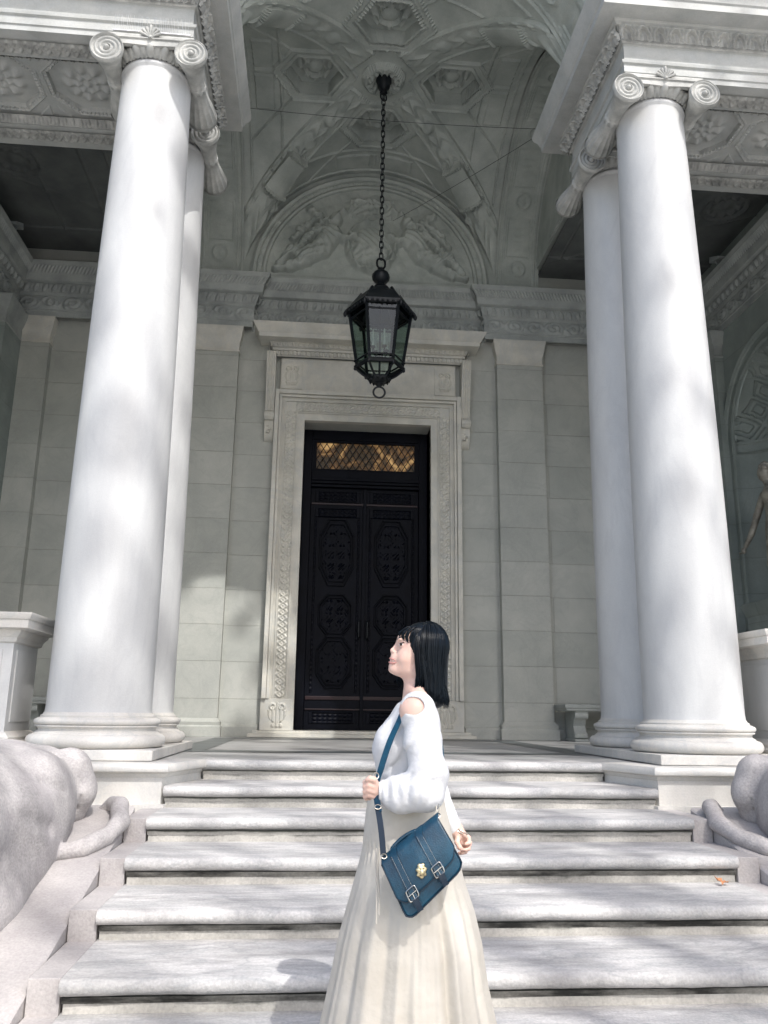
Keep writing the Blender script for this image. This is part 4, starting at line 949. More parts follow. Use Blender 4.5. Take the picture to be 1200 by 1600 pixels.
# ---------------- balustrade pedestals outside the columns
def pedestal(s):
    t = thing('balustrade_pedestal', 'sunlit marble pedestal with a moulded cap beside the '+('left' if s < 0 else 'right')+' columns', 'pedestal', 'pedestals beside the columns')
    x0, x1, y0, y1 = 2.80, 3.42, -5.38, -4.85
    a, b = (x0, x1) if s > 0 else (-x1, -x0); P = [(a, y0), (b, y0), (b, y1), (a, y1)]
    m = MB(); m.sweep(P, [(.07, .003), (.07, .10), (.05, .12), (.05, .14), (.02, .17), (.0, .18)], closed=True); m.build('base', M_plat, t, smooth=35)
    m = MB(); m.box(a, b, y0, y1, .15, .82, .004)
    m.box(a+.07, b-.07, y0-.008, y0+.02, .24, .74, .004); m.box(a-.008, a+.02, y0+.07, y1-.07, .24, .74, .004); m.box(b-.02, b+.008, y0+.07, y1-.07, .24, .74, .004); m.build('die', M_col, t)
    m = MB(); m.sweep(P, [(0, .78), (.02, .79), (.025, .82), (.05, .85), (.055, .87), (.12, .88), (.12, .935), (.13, .94), (.145, .97), (.145, .985), (-.1, .99)], closed=True); m.prism([(p[0], p[1]) for p in P], .9, .9895); m.build('cap', M_plat, t, smooth=30)
    rebase(t, (s*3.1, -5.1, 0))
for s in (-1, 1): pedestal(s)

# ---------------- benches
def bench(s):
    t = thing('marble_bench', 'marble bench on scrolled supports against the back wall, '+('left' if s < 0 else 'right')+' of the door', 'bench', 'benches by the back wall')
    x0, x1 = 2.72, 4.35; y0, y1 = -.62, -.14
    a, b = (x0, x1) if s > 0 else (-x1, -x0)
    if s > 0: a = 2.66
    m = MB(); m.sweep([(a, y1), (a, y0), (b, y0), (b, y1)], [(0, .385), (.02, .39), (.03, .40), (.03, .42), (.045, .425), (.055, .44), (.055, .465), (.045, .475), (-.03, .476)]); m.prism([(a, y0), (b, y0), (b, y1), (a, y1)], .386, .4755); m.build('seat', M_corn, t, smooth=35)
    for xx in (a+.10, b-.26):
        m = MB(); pr = [(y1, 0.03), (y0+.14, .03), (y0+.06, .05), (y0+.05, .10), (y0+.10, .13), (y0+.13, .20), (y0+.09, .28), (y0+.03, .33), (y0+.0, .385), (y1, .385)]
        m.extr(pr, xx, xx+.16, 'yz'); m.tube([(xx-.008, y0+.05, .335), (xx+.168, y0+.05, .335)], .048, 14); m.tube([(xx-.008, y0+.10, .075), (xx+.168, y0+.10, .075)], .04, 14)
        m.box(xx-.02, xx+.18, y0+.0, y1, .003, .032, .004); m.build('support', M_corn, t, smooth=40)
    rebase(t, (s*3.5, -.4, 0))
for s in (-1, 1): bench(s)

# ---------------- lantern on its chain
LX, LY = 0.0, -2.10
t = thing('hanging_lantern', 'large black six sided glazed lantern hanging on a long chain from the vault', 'lantern', None)
def hexr(r, z, rot=0): return [(r*math.cos(pi/3*k+rot), r*math.sin(pi/3*k+rot), z) for k in range(6)]
T1, T0 = (5.17, .388), (4.44, .278)
m = MB()
for k in range(6):
    a, b = hexr(T1[1], T1[0])[k], hexr(T0[1], T0[0])[k]; m.tube([b, a], .022, 6)
for (r, z, w) in ((T1[1]+.01, T1[0], .03), (T0[1]+.012, T0[0], .028), (T1[1]-.03, T1[0]-.09, .014), (T0[1]+.03, T0[0]+.07, .012)):
    h = hexr(r, z); m.tube(h+[h[0], h[1]], w, 6)
m.build('frame', M_bronze, t, smooth=50)
m = MB()
for k in range(6):
    A, B_ = hexr(T1[1]-.012, T1[0]), hexr(T0[1]-.012, T0[0]); k2 = (k+1) % 6; m.add([B_[k], B_[k2], A[k2], A[k]], [(0, 1, 2, 3)])
m.build('glass_pane', M_glass, t)
m = MB(); rings = [(T1[1]+.045, T1[0]-.025), (T1[1]+.05, T1[0]+.02), (T1[1]-.02, T1[0]+.10), (.30, T1[0]+.19), (.235, T1[0]+.235), (.215, T1[0]+.24), (.19, T1[0]+.25), (.15, T1[0]+.31), (.09, T1[0]+.345), (.06, T1[0]+.36)]
P = [[*hexr(r, z), hexr(r, z)[0]] for r, z in rings]; m.grid(P); m.build('canopy', M_bronze, t)
m = MB()
for k in range(6):
    h0 = hexr(T1[1]+.05, T1[0]-.03); h1 = hexr(.235, T1[0]+.25); m.tube([h0[k], h1[k]], .02, 6); m.lathe([(.0, -.05), (.02, -.03), (.026, 0), (.012, .03), (0, .05)], h0[k], 8)
    a, b = Vector(h0[k]), Vector(h0[(k+1) % 6])
    for q in range(7):
        p = a.lerp(b, (q+.5)/7); m.lathe([(.0, -.018), (.014, -.008), (.018, .008), (.005, .02)], (p.x, p.y, p.z+.01), 6)
m.build('cresting', M_bronze, t, smooth=60)
m = MB(); m.lathe([(.05, 5.50), (.09, 5.53), (.06, 5.555), (.04, 5.57), (.06, 5.585), (.10, 5.62), (.108, 5.67), (.10, 5.715), (.06, 5.75), (.03, 5.77), (.045, 5.785), (.02, 5.80)], n=20, flute=lambda q, h: .05*math.cos(q*2*pi*8))
m.build('finial_knob', M_bronze, t, smooth=60)
m = MB()
P = [[*hexr(r, z), hexr(r, z)[0]] for r, z in [(T0[1]+.03, T0[0]+.0), (T0[1]+.035, T0[0]-.03), (.20, T0[0]-.10), (.11, T0[0]-.16), (.09, T0[0]-.17)]]
for k in range(6):
    A = hexr(T0[1]+.02, T0[0]-.02); m.tube([A[k], (A[k][0]*.68, A[k][1]*.68, T0[0]-.10), (A[k][0]*.3, A[k][1]*.3, T0[0]-.165)], .016, 6); m.lathe([(0, -.035), (.018, -.02), (.02, 0), (0, .03)], A[k], 8)
h = hexr(.13, T0[0]-.15); m.tube(h+[h[0], h[1]], .02, 6)
m.lathe([(.10, T0[0]-.145), (.11, T0[0]-.165), (.07, T0[0]-.19), (.05, T0[0]-.205), (.06, T0[0]-.215), (.03, T0[0]-.24), (.018, T0[0]-.255)], n=16)
for k in range(12):
    a = 2*pi*k/12; m.lathe([(0, -.03), (.015, -.01), (.012, .02), (0, .03)], (.12*math.cos(a), .12*math.sin(a), T0[0]-.17), 6)
m.build('lower_finial', M_bronze, t, smooth=50)
m = MB(); m.tube([(.07*math.cos(a), 0, T0[0]-.32+.07*math.sin(a)) for a in np.linspace(0, 2*pi, 25)], .013, 8); m.build('pull_ring', M_bronze, t, smooth=60)
m = MB(); m.tube([(0, 0, 4.2), (0, 0, 5.3)], .012, 8)
for k in range(4):
    a = pi/2*k+.5; x, y = .10*math.cos(a), .10*math.sin(a)
    m.tube([(0, 0, 4.62), (x*.6, y*.6, 4.58), (x, y, 4.63), (x, y, 4.68)], .01, 6); m.lathe([(.015, 4.67), (.035, 4.69), (.03, 4.70)], (x, y, 0), 10)
m.build('candle_arms', M_bronze, t, smooth=50)
for k in range(4):
    a = pi/2*k+.5; x, y = .10*math.cos(a), .10*math.sin(a); m = MB(); m.lathe([(.016, 4.70), (.016, 4.86), (.010, 4.865), (.013, 4.89), (.002, 4.93)], (x, y, 0), 10); m.build('candle', M_candle, t, smooth=50)
m = MB()
def link(mb, z, L, w, r, rot):
    n = 16; pts = []
    for i in range(n+1):
        a = 2*pi*i/n; x = w*math.cos(a); zz = (L/2-w)*(1 if math.sin(a) >= 0 else -1)*(1 if abs(math.sin(a)) > .01 else 0)+w*math.sin(a)
        pts.append((x*math.cos(rot), x*math.sin(rot), z+zz))
    mb.tube(pts, r, 6, cap=False)
link(m, 5.86, .14, .055, .014, 0.2)
z = 5.96; i = 0
while z < 8.34: link(m, z, .105, .024, .0072, (i % 2)*pi/2+.3); z += .082; i += 1
link(m, 8.34, .12, .045, .011, .5)
m.build('chain', M_bronze, t, smooth=60)
m = MB(); m.lathe([(.02, 8.38), (.05, 8.40), (.045, 8.44), (.08, 8.48), (.085, 8.53), (.10, 8.56), (.10, 8.66)], n=20, flute=lambda q, h: .04*math.cos(q*2*pi*8)); m.build('ceiling_hook', M_bronze, t, smooth=60)
t.location = (LX, LY, 0)
rebase(t, (0, 0, 4.05))

# ---------------- small fixtures and wires
def flood(s, p):
    t = thing('floodlight', 'small grey floodlight on the cornice of the '+('left' if s < 0 else 'right')+' side bay', 'floodlight', 'floodlights on the side cornices')
    m = MB(); m.tube([(0, 0, 0), (0, 0, .10), (-s*.03, -.02, .14)], .012, 8); m.box(-.04, .04, -.05, .05, -.01, .005, .003); m.build('mount', M_fix, t)
    m = MB(); m.add([(x*.07, y, z) for x, y, z in [(-1, -.15, .10), (1, -.15, .10), (1, .09, .16), (-1, .09, .16), (-1, -.17, .13), (1, -.17, .13), (1, .07, .25), (-1, .07, .25)]], [(0, 3, 2, 1), (4, 5, 6, 7), (0, 1, 5, 4), (1, 2, 6, 5), (2, 3, 7, 6), (3, 0, 4, 7)]); m.build('lamp_head', M_fix, t)
    t.location = p
flood(-1, (-4.97, -.95, 6.63)); flood(1, (4.97, -1.15, 6.63))
def wire(pts, lb):
    m = MB(); m.tube(pts, .003, 5); o = m.build('netting_cable', M_bronze); tag(o, lb, 'cable', 'cables across the vault'); rebase(o, pts[0])
def sag(a, b, d, n=14): return [tuple(np.array(a)+(np.array(b)-np.array(a))*i/n-np.array([0, 0, d*4*(i/n)*(1-i/n)])) for i in range(n+1)]
wire(sag((-1.9, -3.65, 6.75), (1.9, -3.65, 6.75), .05), 'thin cable strung straight across the vault between the two rear columns')
wire(sag((1.9, -3.6, 6.9), (.3, -.4, 7.6), .03), 'thin cable running diagonally up to the right across the vault')
m = MB()
lf = []
for k in range(5):
    a = k*1.25; lf += []
    m.add([(0, 0, .012), (.028*math.cos(a), .028*math.sin(a), .02+.01*(k % 2)), (.045*math.cos(a+.45), .045*math.sin(a+.45), .008+.02*(k % 3)), (.026*math.cos(a+.9), .026*math.sin(a+.9), .022)], [(0, 1, 2, 3)])
o = m.build('fallen_leaf', M_dry, None, smooth=40); o.location = (1.50, -6.90, -3*RZ-.13+.0); tag(o, 'curled orange dead leaf lying on a step near its right end', 'leaf')

# ---------------- street tree in front (its leaves dapple the marble)
def tree(loc, lb, seed, cr, n, zc=13.0, rad=(5.6, 4.5, 2.8)):
    t = thing('street_tree', lb, 'tree'); rr = random.Random(seed)
    m = MB(); m.tube([(0, 0, 0), (.1, .05, 3), (.0, .2, 6), (cr[0]*.3, cr[1]*.3, 9), (cr[0]*.7, cr[1]*.7, zc)], [.32, .26, .22, .16, .05], 12)
    ends = []
    for k in range(26):
        a = rr.uniform(0, 2*pi); q = rr.uniform(.3, 1); z0 = rr.uniform(6.5, 10)
        e = (cr[0]+rad[0]*q*math.cos(a), cr[1]+rad[1]*q*math.sin(a), zc+rad[2]*rr.uniform(-.7, .8)); ends.append(e)
        s0 = (cr[0]*.3*(z0-6)/3, cr[1]*.3*(z0-6)/3+.1, z0); md = tuple((s0[i]+e[i])/2+rr.uniform(-.4, .4) for i in range(3)); m.tube([s0, md, e], [.09, .05, .015], 6)
    m.build('trunk', M_bark, t, smooth=60)
    S3 = np.array(sd); patch = [(-2.35, 1.45, .16), (-2.15, 1.15, .2), (-2.55, 1.2, .2), (-1.75, 1.05, .16), (-2.0, .75, .2), (-2.4, .75, .2), (-2.6, .45, .2), (-1.9, .4, .15)]
    V = []; Fq = []; cl = []
    for k in range(70):
        a = rr.uniform(0, 2*pi); q = rr.uniform(0, 1)**.5; cl.append((cr[0]+rad[0]*q*math.cos(a), cr[1]+rad[1]*q*math.sin(a), zc+rad[2]*rr.uniform(-1, 1)*math.sqrt(max(0, 1-q*q*.8)), rr.uniform(.45, 1.1)))
    for i in range(n):
        c = rr.choice(cl); d = Vector((rr.gauss(0, 1), rr.gauss(0, 1), rr.gauss(0, .7)))*c[3]*.55; p = Vector(c[:3])+d
        u = Vector((rr.gauss(0, 1), rr.gauss(0, 1), rr.gauss(0, .5))).normalized(); w = u.orthogonal().normalized(); L = rr.uniform(.10, .16)
        wp = np.array(p)+np.array(loc); q_ = wp-S3*(wp[1]/S3[1]); r_ = wp-S3*((wp[1]+5.5)/S3[1])      # where its shade falls
        if any(math.hypot(q_[0]-a0, q_[2]-b0) < c0*2.3 for a0, b0, c0 in patch): continue
        if r_[2] < -.2 and abs(r_[0]) < 3 and rr.random() < .75: continue
        lf_, rf_ = abs(r_[0]+2.2) < .55, abs(r_[0]-2.2) < .55
        if lf_ or rf_:
            if math.sin(r_[2]*6.5+r_[0]*3.5)+.7*math.sin(r_[2]*3.1-r_[0]*8.5+1)+.4*math.sin(r_[2]*13+r_[0]*9) < (.1 if lf_ else .85): continue
        elif math.sin(r_[0]*6.3+1.3*math.sin(r_[2]*2.7))+math.sin(r_[2]*5.6+r_[0]*3.9+.7)+.6*math.sin(r_[0]*9.3-r_[2]*7.1) < .35: continue
        o_ = len(V); V += [p-u*L, p+w*L*.55, p+u*L, p-w*L*.55]; Fq.append((o_, o_+1, o_+2, o_+3))
    m = MB(); m.add(V, Fq); m.build('crown', M_leaf, t, fixn=False)
    t.location = loc
tree((7.4, -21.5, -1.054), 'leafy street tree in front of the porch whose shade dapples the columns', 5, (-3.2, 2.0), 21000, 19.5, (7.0, 5.0, 3.2))

# ================================================================== PERSON (traced side view; px, py are image pixels cast through the camera onto a depth plane, d is the offset towards the viewer in metres)
PY0 = -8.74
def tr(px, py, d=0.0):
    r = fw+rt*(px-600)/F-up*(py-800)/F; k = (PY0-d-CAM[1])/r[1]; return CAM+k*r
def T(px, py, d=0.0): return tuple(tr(px, py, d))
PXM = 1/480.0
pr_ = thing('person', 'woman with black bob, white sweater and long cream dress on the steps, looking up', 'person')
Rx = lambda a: Matrix.Rotation(R_(a), 3, 'Y')       # tilt in the picture plane
S = SDF(np.array(T(548, 1355))-[0, .30, 0], np.array(T(752, 962))+[0, .28, 0], 0.0034)
k = .012
S.ell(T(661, 1013), (.074, .070, .084), .02)
S.ell(T(642, 1018), (.046, .056, .060), .02); S.ell(T(642, 1000), (.0415, .053, .036), .02)
for d in (-1, 1):
    S.ell(T(636, 1030, d*.028), (.032, .027, .030), .018)
    S.cone(T(655, 1047, d*.040), T(622, 1048, d*.012), .016, .014, .022)
    S.ell(T(626, 999.5, d*.026), (.011, .020, .006), .008)
S.ell(T(635, 1043), (.038, .036, .022), .02)
S.ell(T(620.5, 1030.5), (.0235, .030, .024), .010); S.ell(T(615.5, 1046), (.0180, .020, .0135), .010); S.ell(T(617, 1040), (.0190, .022, .012), .008)
S.cone(T(630, 1000.5), T(617, 1013.5), .0120, .0085, .010); S.ell(T(613.6, 1016.4), (.0086, .0095, .0078), .005); S.ell(T(615.5, 1021), (.0085, .010, .008), .006)
for d in (-1, 1):
    S.ell(T(616.5, 1018.4, d*.0105), (.0075, .0058, .0060), .003)
    S.cone(T(613.8, 1020.6, d*.0115), T(615.4, 1020.2, d*.0125), .0016, .0016, .001, cut=True)
    S.ell(T(625, 1007.8, d*.038), (.012, .010, .0078), .008, cut=True)
    S.ell(T(630, 1008, d*.0345), (.0125, .0125, .0115), .004)
    S.cone(T(607, 1031.0, d*.010), T(620.5, 1034.2, d*.033), .0024, .0016, .0015, cut=True)
S.cone(T(606.8, 1030.8, -.010), T(606.8, 1030.8, .010), .0026, .0026, .0015, cut=True)
S.cone(T(656, 1040), T(651, 1098), .044, .047, .03)
for d in (-1, 1):
    S.ell(T(661, 1017, d*.069), (.013, .008, .022), .004)
    S.cone(T(655, 1082, d*.03), T(652, 1103, d*.12), .03, .036, .03); S.ell(T(648, 1110, d*.151), (.047, .047, .047), .02)
S.ell(T(642, 1150), (.065, .10, .08), .04)
# near arm, forearm, far arm (mostly inside the sleeves)
S.chain([T(652, 1112, .155), T(668, 1215, .195), T(664, 1236, .20), T(604, 1238, .155), T(593, 1237, .15)], [.040, .034, .034, .024, .0215], .015)
S.chain([T(652, 1112, -.15), T(676, 1225, -.15), T(712, 1297, -.12), T(717, 1303, -.12)], [.040, .030, .0225, .0205], .015)
# near hand closed round the strap
S.chain([T(594, 1237, .15), T(586, 1234, .15)], [.020, .022], .01); S.ell(T(583.5, 1232, .150), (.017, .026, .026), .01)
for i, (ky, kd) in enumerate([(1221.5, .165), (1228.5, .168), (1236, .165), (1243, .158)]):
    L = [.9, 1, .95, .8][i]
    S.chain([T(584, ky+1.5, kd+.004), T(576, ky-1.5, kd+.008), T(570.5, ky+1.0, kd), T(572, ky+4.0, kd-.016*L), T(578, ky+4.5, kd-.022*L)], [.0088, .0085, .0078, .0072, .0060], .0025)
S.chain([T(589, 1228, .165), T(584, 1218, .178), T(578, 1216.5, .182), T(573.5, 1218.5, .18)], [.0105, .0090, .0080, .0066], .004)
# far hand hanging relaxed behind
S.ell(T(720.5, 1311, -.12), (.020, .014, .026), .008, Rx(30))
for i, (a, b, c, kd) in enumerate([((726, 1304), (732, 1309), (733, 1317), -.100), ((727, 1309), (734, 1317), (732, 1326), -.108), ((725, 1315), (731, 1324), (727, 1331), -.118), ((721, 1319), (727, 1328), (722.5, 1332), -.128)]):
    S.chain([T(*a, kd), T(*b, kd), T(*c, kd+.006), T(c[0]-5, c[1]+1.5, kd+.010)], [.0088, .0078, .0070, .0058], .0025)
S.chain([T(716, 1306, -.105), T(714, 1316, -.095), T(718, 1324, -.092), T(722, 1327, -.094)], [.010, .0085, .0078, .0062], .004)
# legs and feet (under the skirt)
S2 = SDF((-.62, -9.05, -.93), (-.02, -8.40, .14), 0.02)
fx = T(650, 1300)[0]
for (dy, dx) in ((-.09, -.05), (.09, .03)):
    S2.chain([(fx+.0, PY0+dy*.6, .0), (fx+dx*.5, PY0+dy, -.40), (fx+dx, PY0+dy, -.82), (fx+dx-.01, PY0+dy, -.87)], [.062, .05, .035, .035], .03); S2.chain([(fx+dx, PY0+dy, -.88), (fx+dx-.15, PY0+dy, -.90)], [.036, .028], .02)
S2.ell((fx-.01, PY0, .04), (.09, .11, .10), .05)
body = sdf_obj('body', S, M_skin, pr_, extra=[S2.mesh()])
for d in (-1, 1):
    m = MB(); m.box(-.16, .06, -.045, .045, 0, .035, .012); m.box(-.02, .05, -.035, .035, .03, .075, .012); o = m.build('shoe', M_knit, pr_, smooth=50)
    o.location = (fx+(-.05 if d < 0 else .03), PY0+d*.09, -.9205)
# face details
def small(nm, c, r, m, par, rot=None, n=14):
    bm = bmesh.new(); bmesh.ops.create_uvsphere(bm, u_segments=n, v_segments=n, radius=1)
    for v in bm.verts:
        q = Vector((v.co.x*r[0], v.co.y*r[1], v.co.z*r[2])); q = (rot @ q) if rot is not None else q; v.co = Vector(c)+q
    me = bpy.data.meshes.new(nm); bm.to_mesh(me); bm.free(); me.materials.append(m); me.polygons.foreach_set('use_smooth', [True]*len(me.polygons))
    o = bpy.data.objects.new(nm, me); col.objects.link(o); o.parent = par; return o
for d in (-1, 1):
    e = small('eye', T(629.3, 1007.3, d*.0352), (.0116, .0116, .0086), M_eyew, body)
    small('iris', T(626.8, 1006.6, d*.0430), (.0055, .0042, .0056), M_eye, e)
    m = MB(); m.tube([T(624.8, 1008.0, d*.041), T(626.8, 1004.6, d*.0460), T(630.6, 1003.7, d*.0480), T(634.2, 1006.6, d*.0465), T(637.2, 1010.0, d*.043)], [.0008, .0013, .0016, .0014, .0006], 6); m.build('eyelash', M_hair, e, smooth=60)
    m = MB(); m.tube([T(620.5, 999, d*.030), T(626, 995, d*.043), T(633, 994.5, d*.050), T(639, 998, d*.054)], [.0008, .0016, .0015, .0006], 6); m.build('eyebrow', M_hair, body, smooth=60)
LU = [(609.3, 1028.6, 0), (610.2, 1028.6, .0095), (613.4, 1029.6, .0215), (617.5, 1031.6, .0275), (620.8, 1033.9, .0305)]
LL = [(608.6, 1034.9, 0), (609.6, 1035.2, .0095), (613.0, 1036.4, .0215), (617.5, 1035.8, .0275), (620.8, 1034.0, .0305)]
m = MB()
for sg in (1, -1):
    m.tube([T(a, b, sg*c) for a, b, c in LU], [.0024, .0025, .0021, .0015, .0007], 8); m.tube([T(a, b, sg*c) for a, b, c in LL], [.0032, .0032, .0027, .0018, .0007], 8)
m.build('lips', M_lip, body, smooth=80)
m = MB(); m.tube([T(613.6, 1031.4, -.014), T(611.2, 1031.0, 0), T(612.4, 1031.4, .010), T(615.6, 1032.4, .0215), T(618.4, 1033.4, .0260)], [.0026, .0030, .0029, .0022, .0010], 8); m.build('teeth', M_teeth, body, smooth=80)
# sweater
class _(SDF): pass
S = SDF(np.array(T(560, 1325))-[0, .32, 0], np.array(T(752, 1070))+[0, .30, 0], 0.0042)
S.ell(T(649, 1126), (.074, .150, .078), .03); S.ell(T(641, 1170), (.092, .130, .120), .04)
for d in (-1, 1): S.ell(T(611, 1168, d*.055), (.056, .055, .062), .055)
S.ell(T(636, 1215), (.094, .128, .075), .04)
for d in (-1, 1): S.cone(T(655, 1096, d*.045), T(653, 1107, d*.15), .034, .050, .03)
S.chain([T(653, 1113, .150), T(662, 1160, .175), T(669, 1210, .195), T(664, 1236, .195), T(626, 1241, .165), T(598, 1239, .150)], [.052, .052, .054, .055, .052, .033], .02)
S.chain([T(652, 1113, -.15), T(662, 1180, -.15), T(680, 1238, -.145), T(710, 1294, -.12)], [.052, .048, .040, .026], .02)
S.ell(T(590, 1238, .15), (.020, .034, .034), .004, cut=True)
S.ell(T(640, 1078), (.066, .060, .046), .008, cut=True)
for d in (-1, 1): S.ell(T(645.8, 1103, d*.190), (.0335, .042, .027), .003, Rx(10), cut=True)
wc = np.array(T(640, 1200)); el = np.array(T(664, 1232, .19))
X, Y, Z = np.meshgrid(*S.ax, indexing='ij', sparse=True)
# hem: cut off below a slightly slanting line, sleeves stay
hem = (T(620, 1222)[2]+ (X-T(590, 1222)[0])*-.10) - Z
arm = np.minimum(np.sqrt((Y-(PY0-.175))**2+0*Z+0*X)-.062, 9)+0*Z
hemd = np.where((Y < PY0-.118) | (Z > T(620, 1222)[2]+.03) | (X > T(684, 1222)[0]), -1.0, hem)
S.D = np.maximum(S.D, hemd.astype(np.float32))
CR = [((652, 1203, .236), (632, 1226, .215), .006), ((668, 1196, .248), (646, 1222, .238), .005), ((640, 1222, .235), (634, 1262, .222), .006), ((622, 1222, .212), (616, 1258, .198), .005), ((608, 1224, .190), (604, 1254, .182), .004), ((658, 1232, .250), (650, 1262, .236), .005), ((676, 1238, .248), (668, 1256, .240), .005), ((684, 1215, .235), (668, 1226, .252), .004), ((664, 1150, .222), (644, 1178, .215), .004), ((640, 1125, .17), (614, 1160, .12), .005), ((646, 1150, .15), (618, 1196, .12), .006), ((636, 1178, .13), (604, 1206, .10), .005), ((622, 1112, .08), (598, 1150, .06), .004)]
def folds(X, Y, Z):
    c = np.array(T(592, 1240, .15))
    f = .0022*np.sin((X-c[0])*210+Z*25)*np.exp(-((Z-c[2])/.07)**2-((X-c[0]-.03)/.04)**2)
    f = f+.0022*np.sin((X*.7+Z*1.0)*48+1.5*np.sin(Y*14))*np.exp(-((Z-T(0, 1175)[2])/.12)**2)
    near = np.clip((PY0-.02-Y)/.04, 0, 1)
    for a, b, r_ in CR:
        A, B_ = np.array(T(*a)), np.array(T(*b)); dx, dz = B_[0]-A[0], B_[2]-A[2]; L2 = dx*dx+dz*dz
        q = np.clip(((X-A[0])*dx+(Z-A[2])*dz)/L2, 0, 1); dist = np.hypot(X-A[0]-q*dx, Z-A[2]-q*dz); side = ((X-A[0])*dz-(Z-A[2])*dx)/math.sqrt(L2)
        f = f+near*r_*.85*np.sin(pi*np.clip(q, .12, .88))*(np.exp(-(dist/.0065)**2)-.55*np.exp(-((dist-.013)/.009)**2)*(side > 0))
    return f+.0010*np.sin(X*41+Z*23)*np.sin(Z*37-Y*29)
S.warp(folds)
sw = sdf_obj('sweater', S, M_knit, pr_)
m = MB(); cuff = [T(594, 1239+17*math.sin(a), .15+.036*math.cos(a)) for a in np.linspace(0, 2*pi, 19)]; m.tube(cuff, .004, 6); m.build('cuff', M_knit, sw, smooth=60)
# dress: smooth bodice to a dropped gathered seam, then a full skirt
lv = [(1196, 598, 676, .118), (1215, 589, 684, .125), (1240, 580, 690, .132), (1265, 575, 694, .140), (1290, 572.5, 700, .148), (1312, 571.5, 704, .154), (1318, 572, 705, .155), (1324, 571.5, 708, .158), (1345, 567, 713, .172), (1375, 560, 720, .190), (1420, 549, 733, .215), (1470, 538, 743, .238), (1530, 528, 750, .250), (1600, 515, 763, .270), (1650, 506, 773, .285), (1690, 499, 781, .295)]
fr2 = random.Random(21); FOLDS = [(2*pi*(i+fr2.uniform(-.3, .3))/15, fr2.uniform(.05, .15), fr2.uniform(.03, .075), fr2.choice([1322, 1335, 1380, 1430]), fr2.uniform(-.12, .12)) for i in range(15)]
na = 420; ys = np.linspace(1196, 1690, 150); P = []
for y in ys:
    l = np.interp(y, [q[0] for q in lv], [q[1] for q in lv]); r = np.interp(y, [q[0] for q in lv], [q[2] for q in lv]); b = np.interp(y, [q[0] for q in lv], [q[3] for q in lv])
    g = np.clip((y-1320)/160, 0, 1); row = []
    c = tr((l+r)/2, y); a_ = (r-l)/2*PXM*1.0
    for i in range(na):
        th = 2*pi*i/na; seam = 1318+10*math.cos(th-.4)
        g = min(max((y-seam)/150, 0), 1); gs = math.exp(-((y-seam-14)/16)**2)*(y > seam)
        w = .022*g*math.sin(5*th+.9*math.sin(2*th)+.5)+.006*g*math.sin(23*th+2*math.sin(5*th))+(.016*gs+.003*g)*math.sin(52*th+3*math.sin(4*th))
        for (f0, fw_, fd, fs, fdr) in FOLDS:
            dd = (th-f0-fdr*g+pi) % (2*pi)-pi; gg = min(max((y-fs)/120, 0), 1)
            w += fd*gg*(math.exp(-((dd-fw_*1.1)/(fw_*1.2))**2)*.6-math.exp(-(dd/fw_)**2))
        w += .006*math.sin(3*th+y*.05)*(1-g)+(.008*math.exp(-((y-1215)/22)**2))*math.sin(38*th)*(math.cos(th) < -.2)
        if y < seam: w += .004*math.exp(-((seam-y)/5)**2)
        amp = max(a_, b)*w
        row.append((c[0]+math.cos(th)*(a_+amp*.8), c[1]+math.sin(th)*(b+amp*1.35), c[2]))
    row.append(row[0]); P.append(row)
m = MB(); m.grid(P); dress = m.build('dress', M_skirt, pr_, smooth=180)
m = MB(); m.tube([T(588, 1325, .178), T(587, 1350, .196), T(588.5, 1395, .216), T(588, 1444, .246)], .0022, 6); m.tube([T(592, 1326, .176), T(590.5, 1360, .196), T(592.5, 1400, .216), T(592, 1430, .240)], .0022, 6)
m.build('waist_tie', M_skirt, dress, smooth=60)
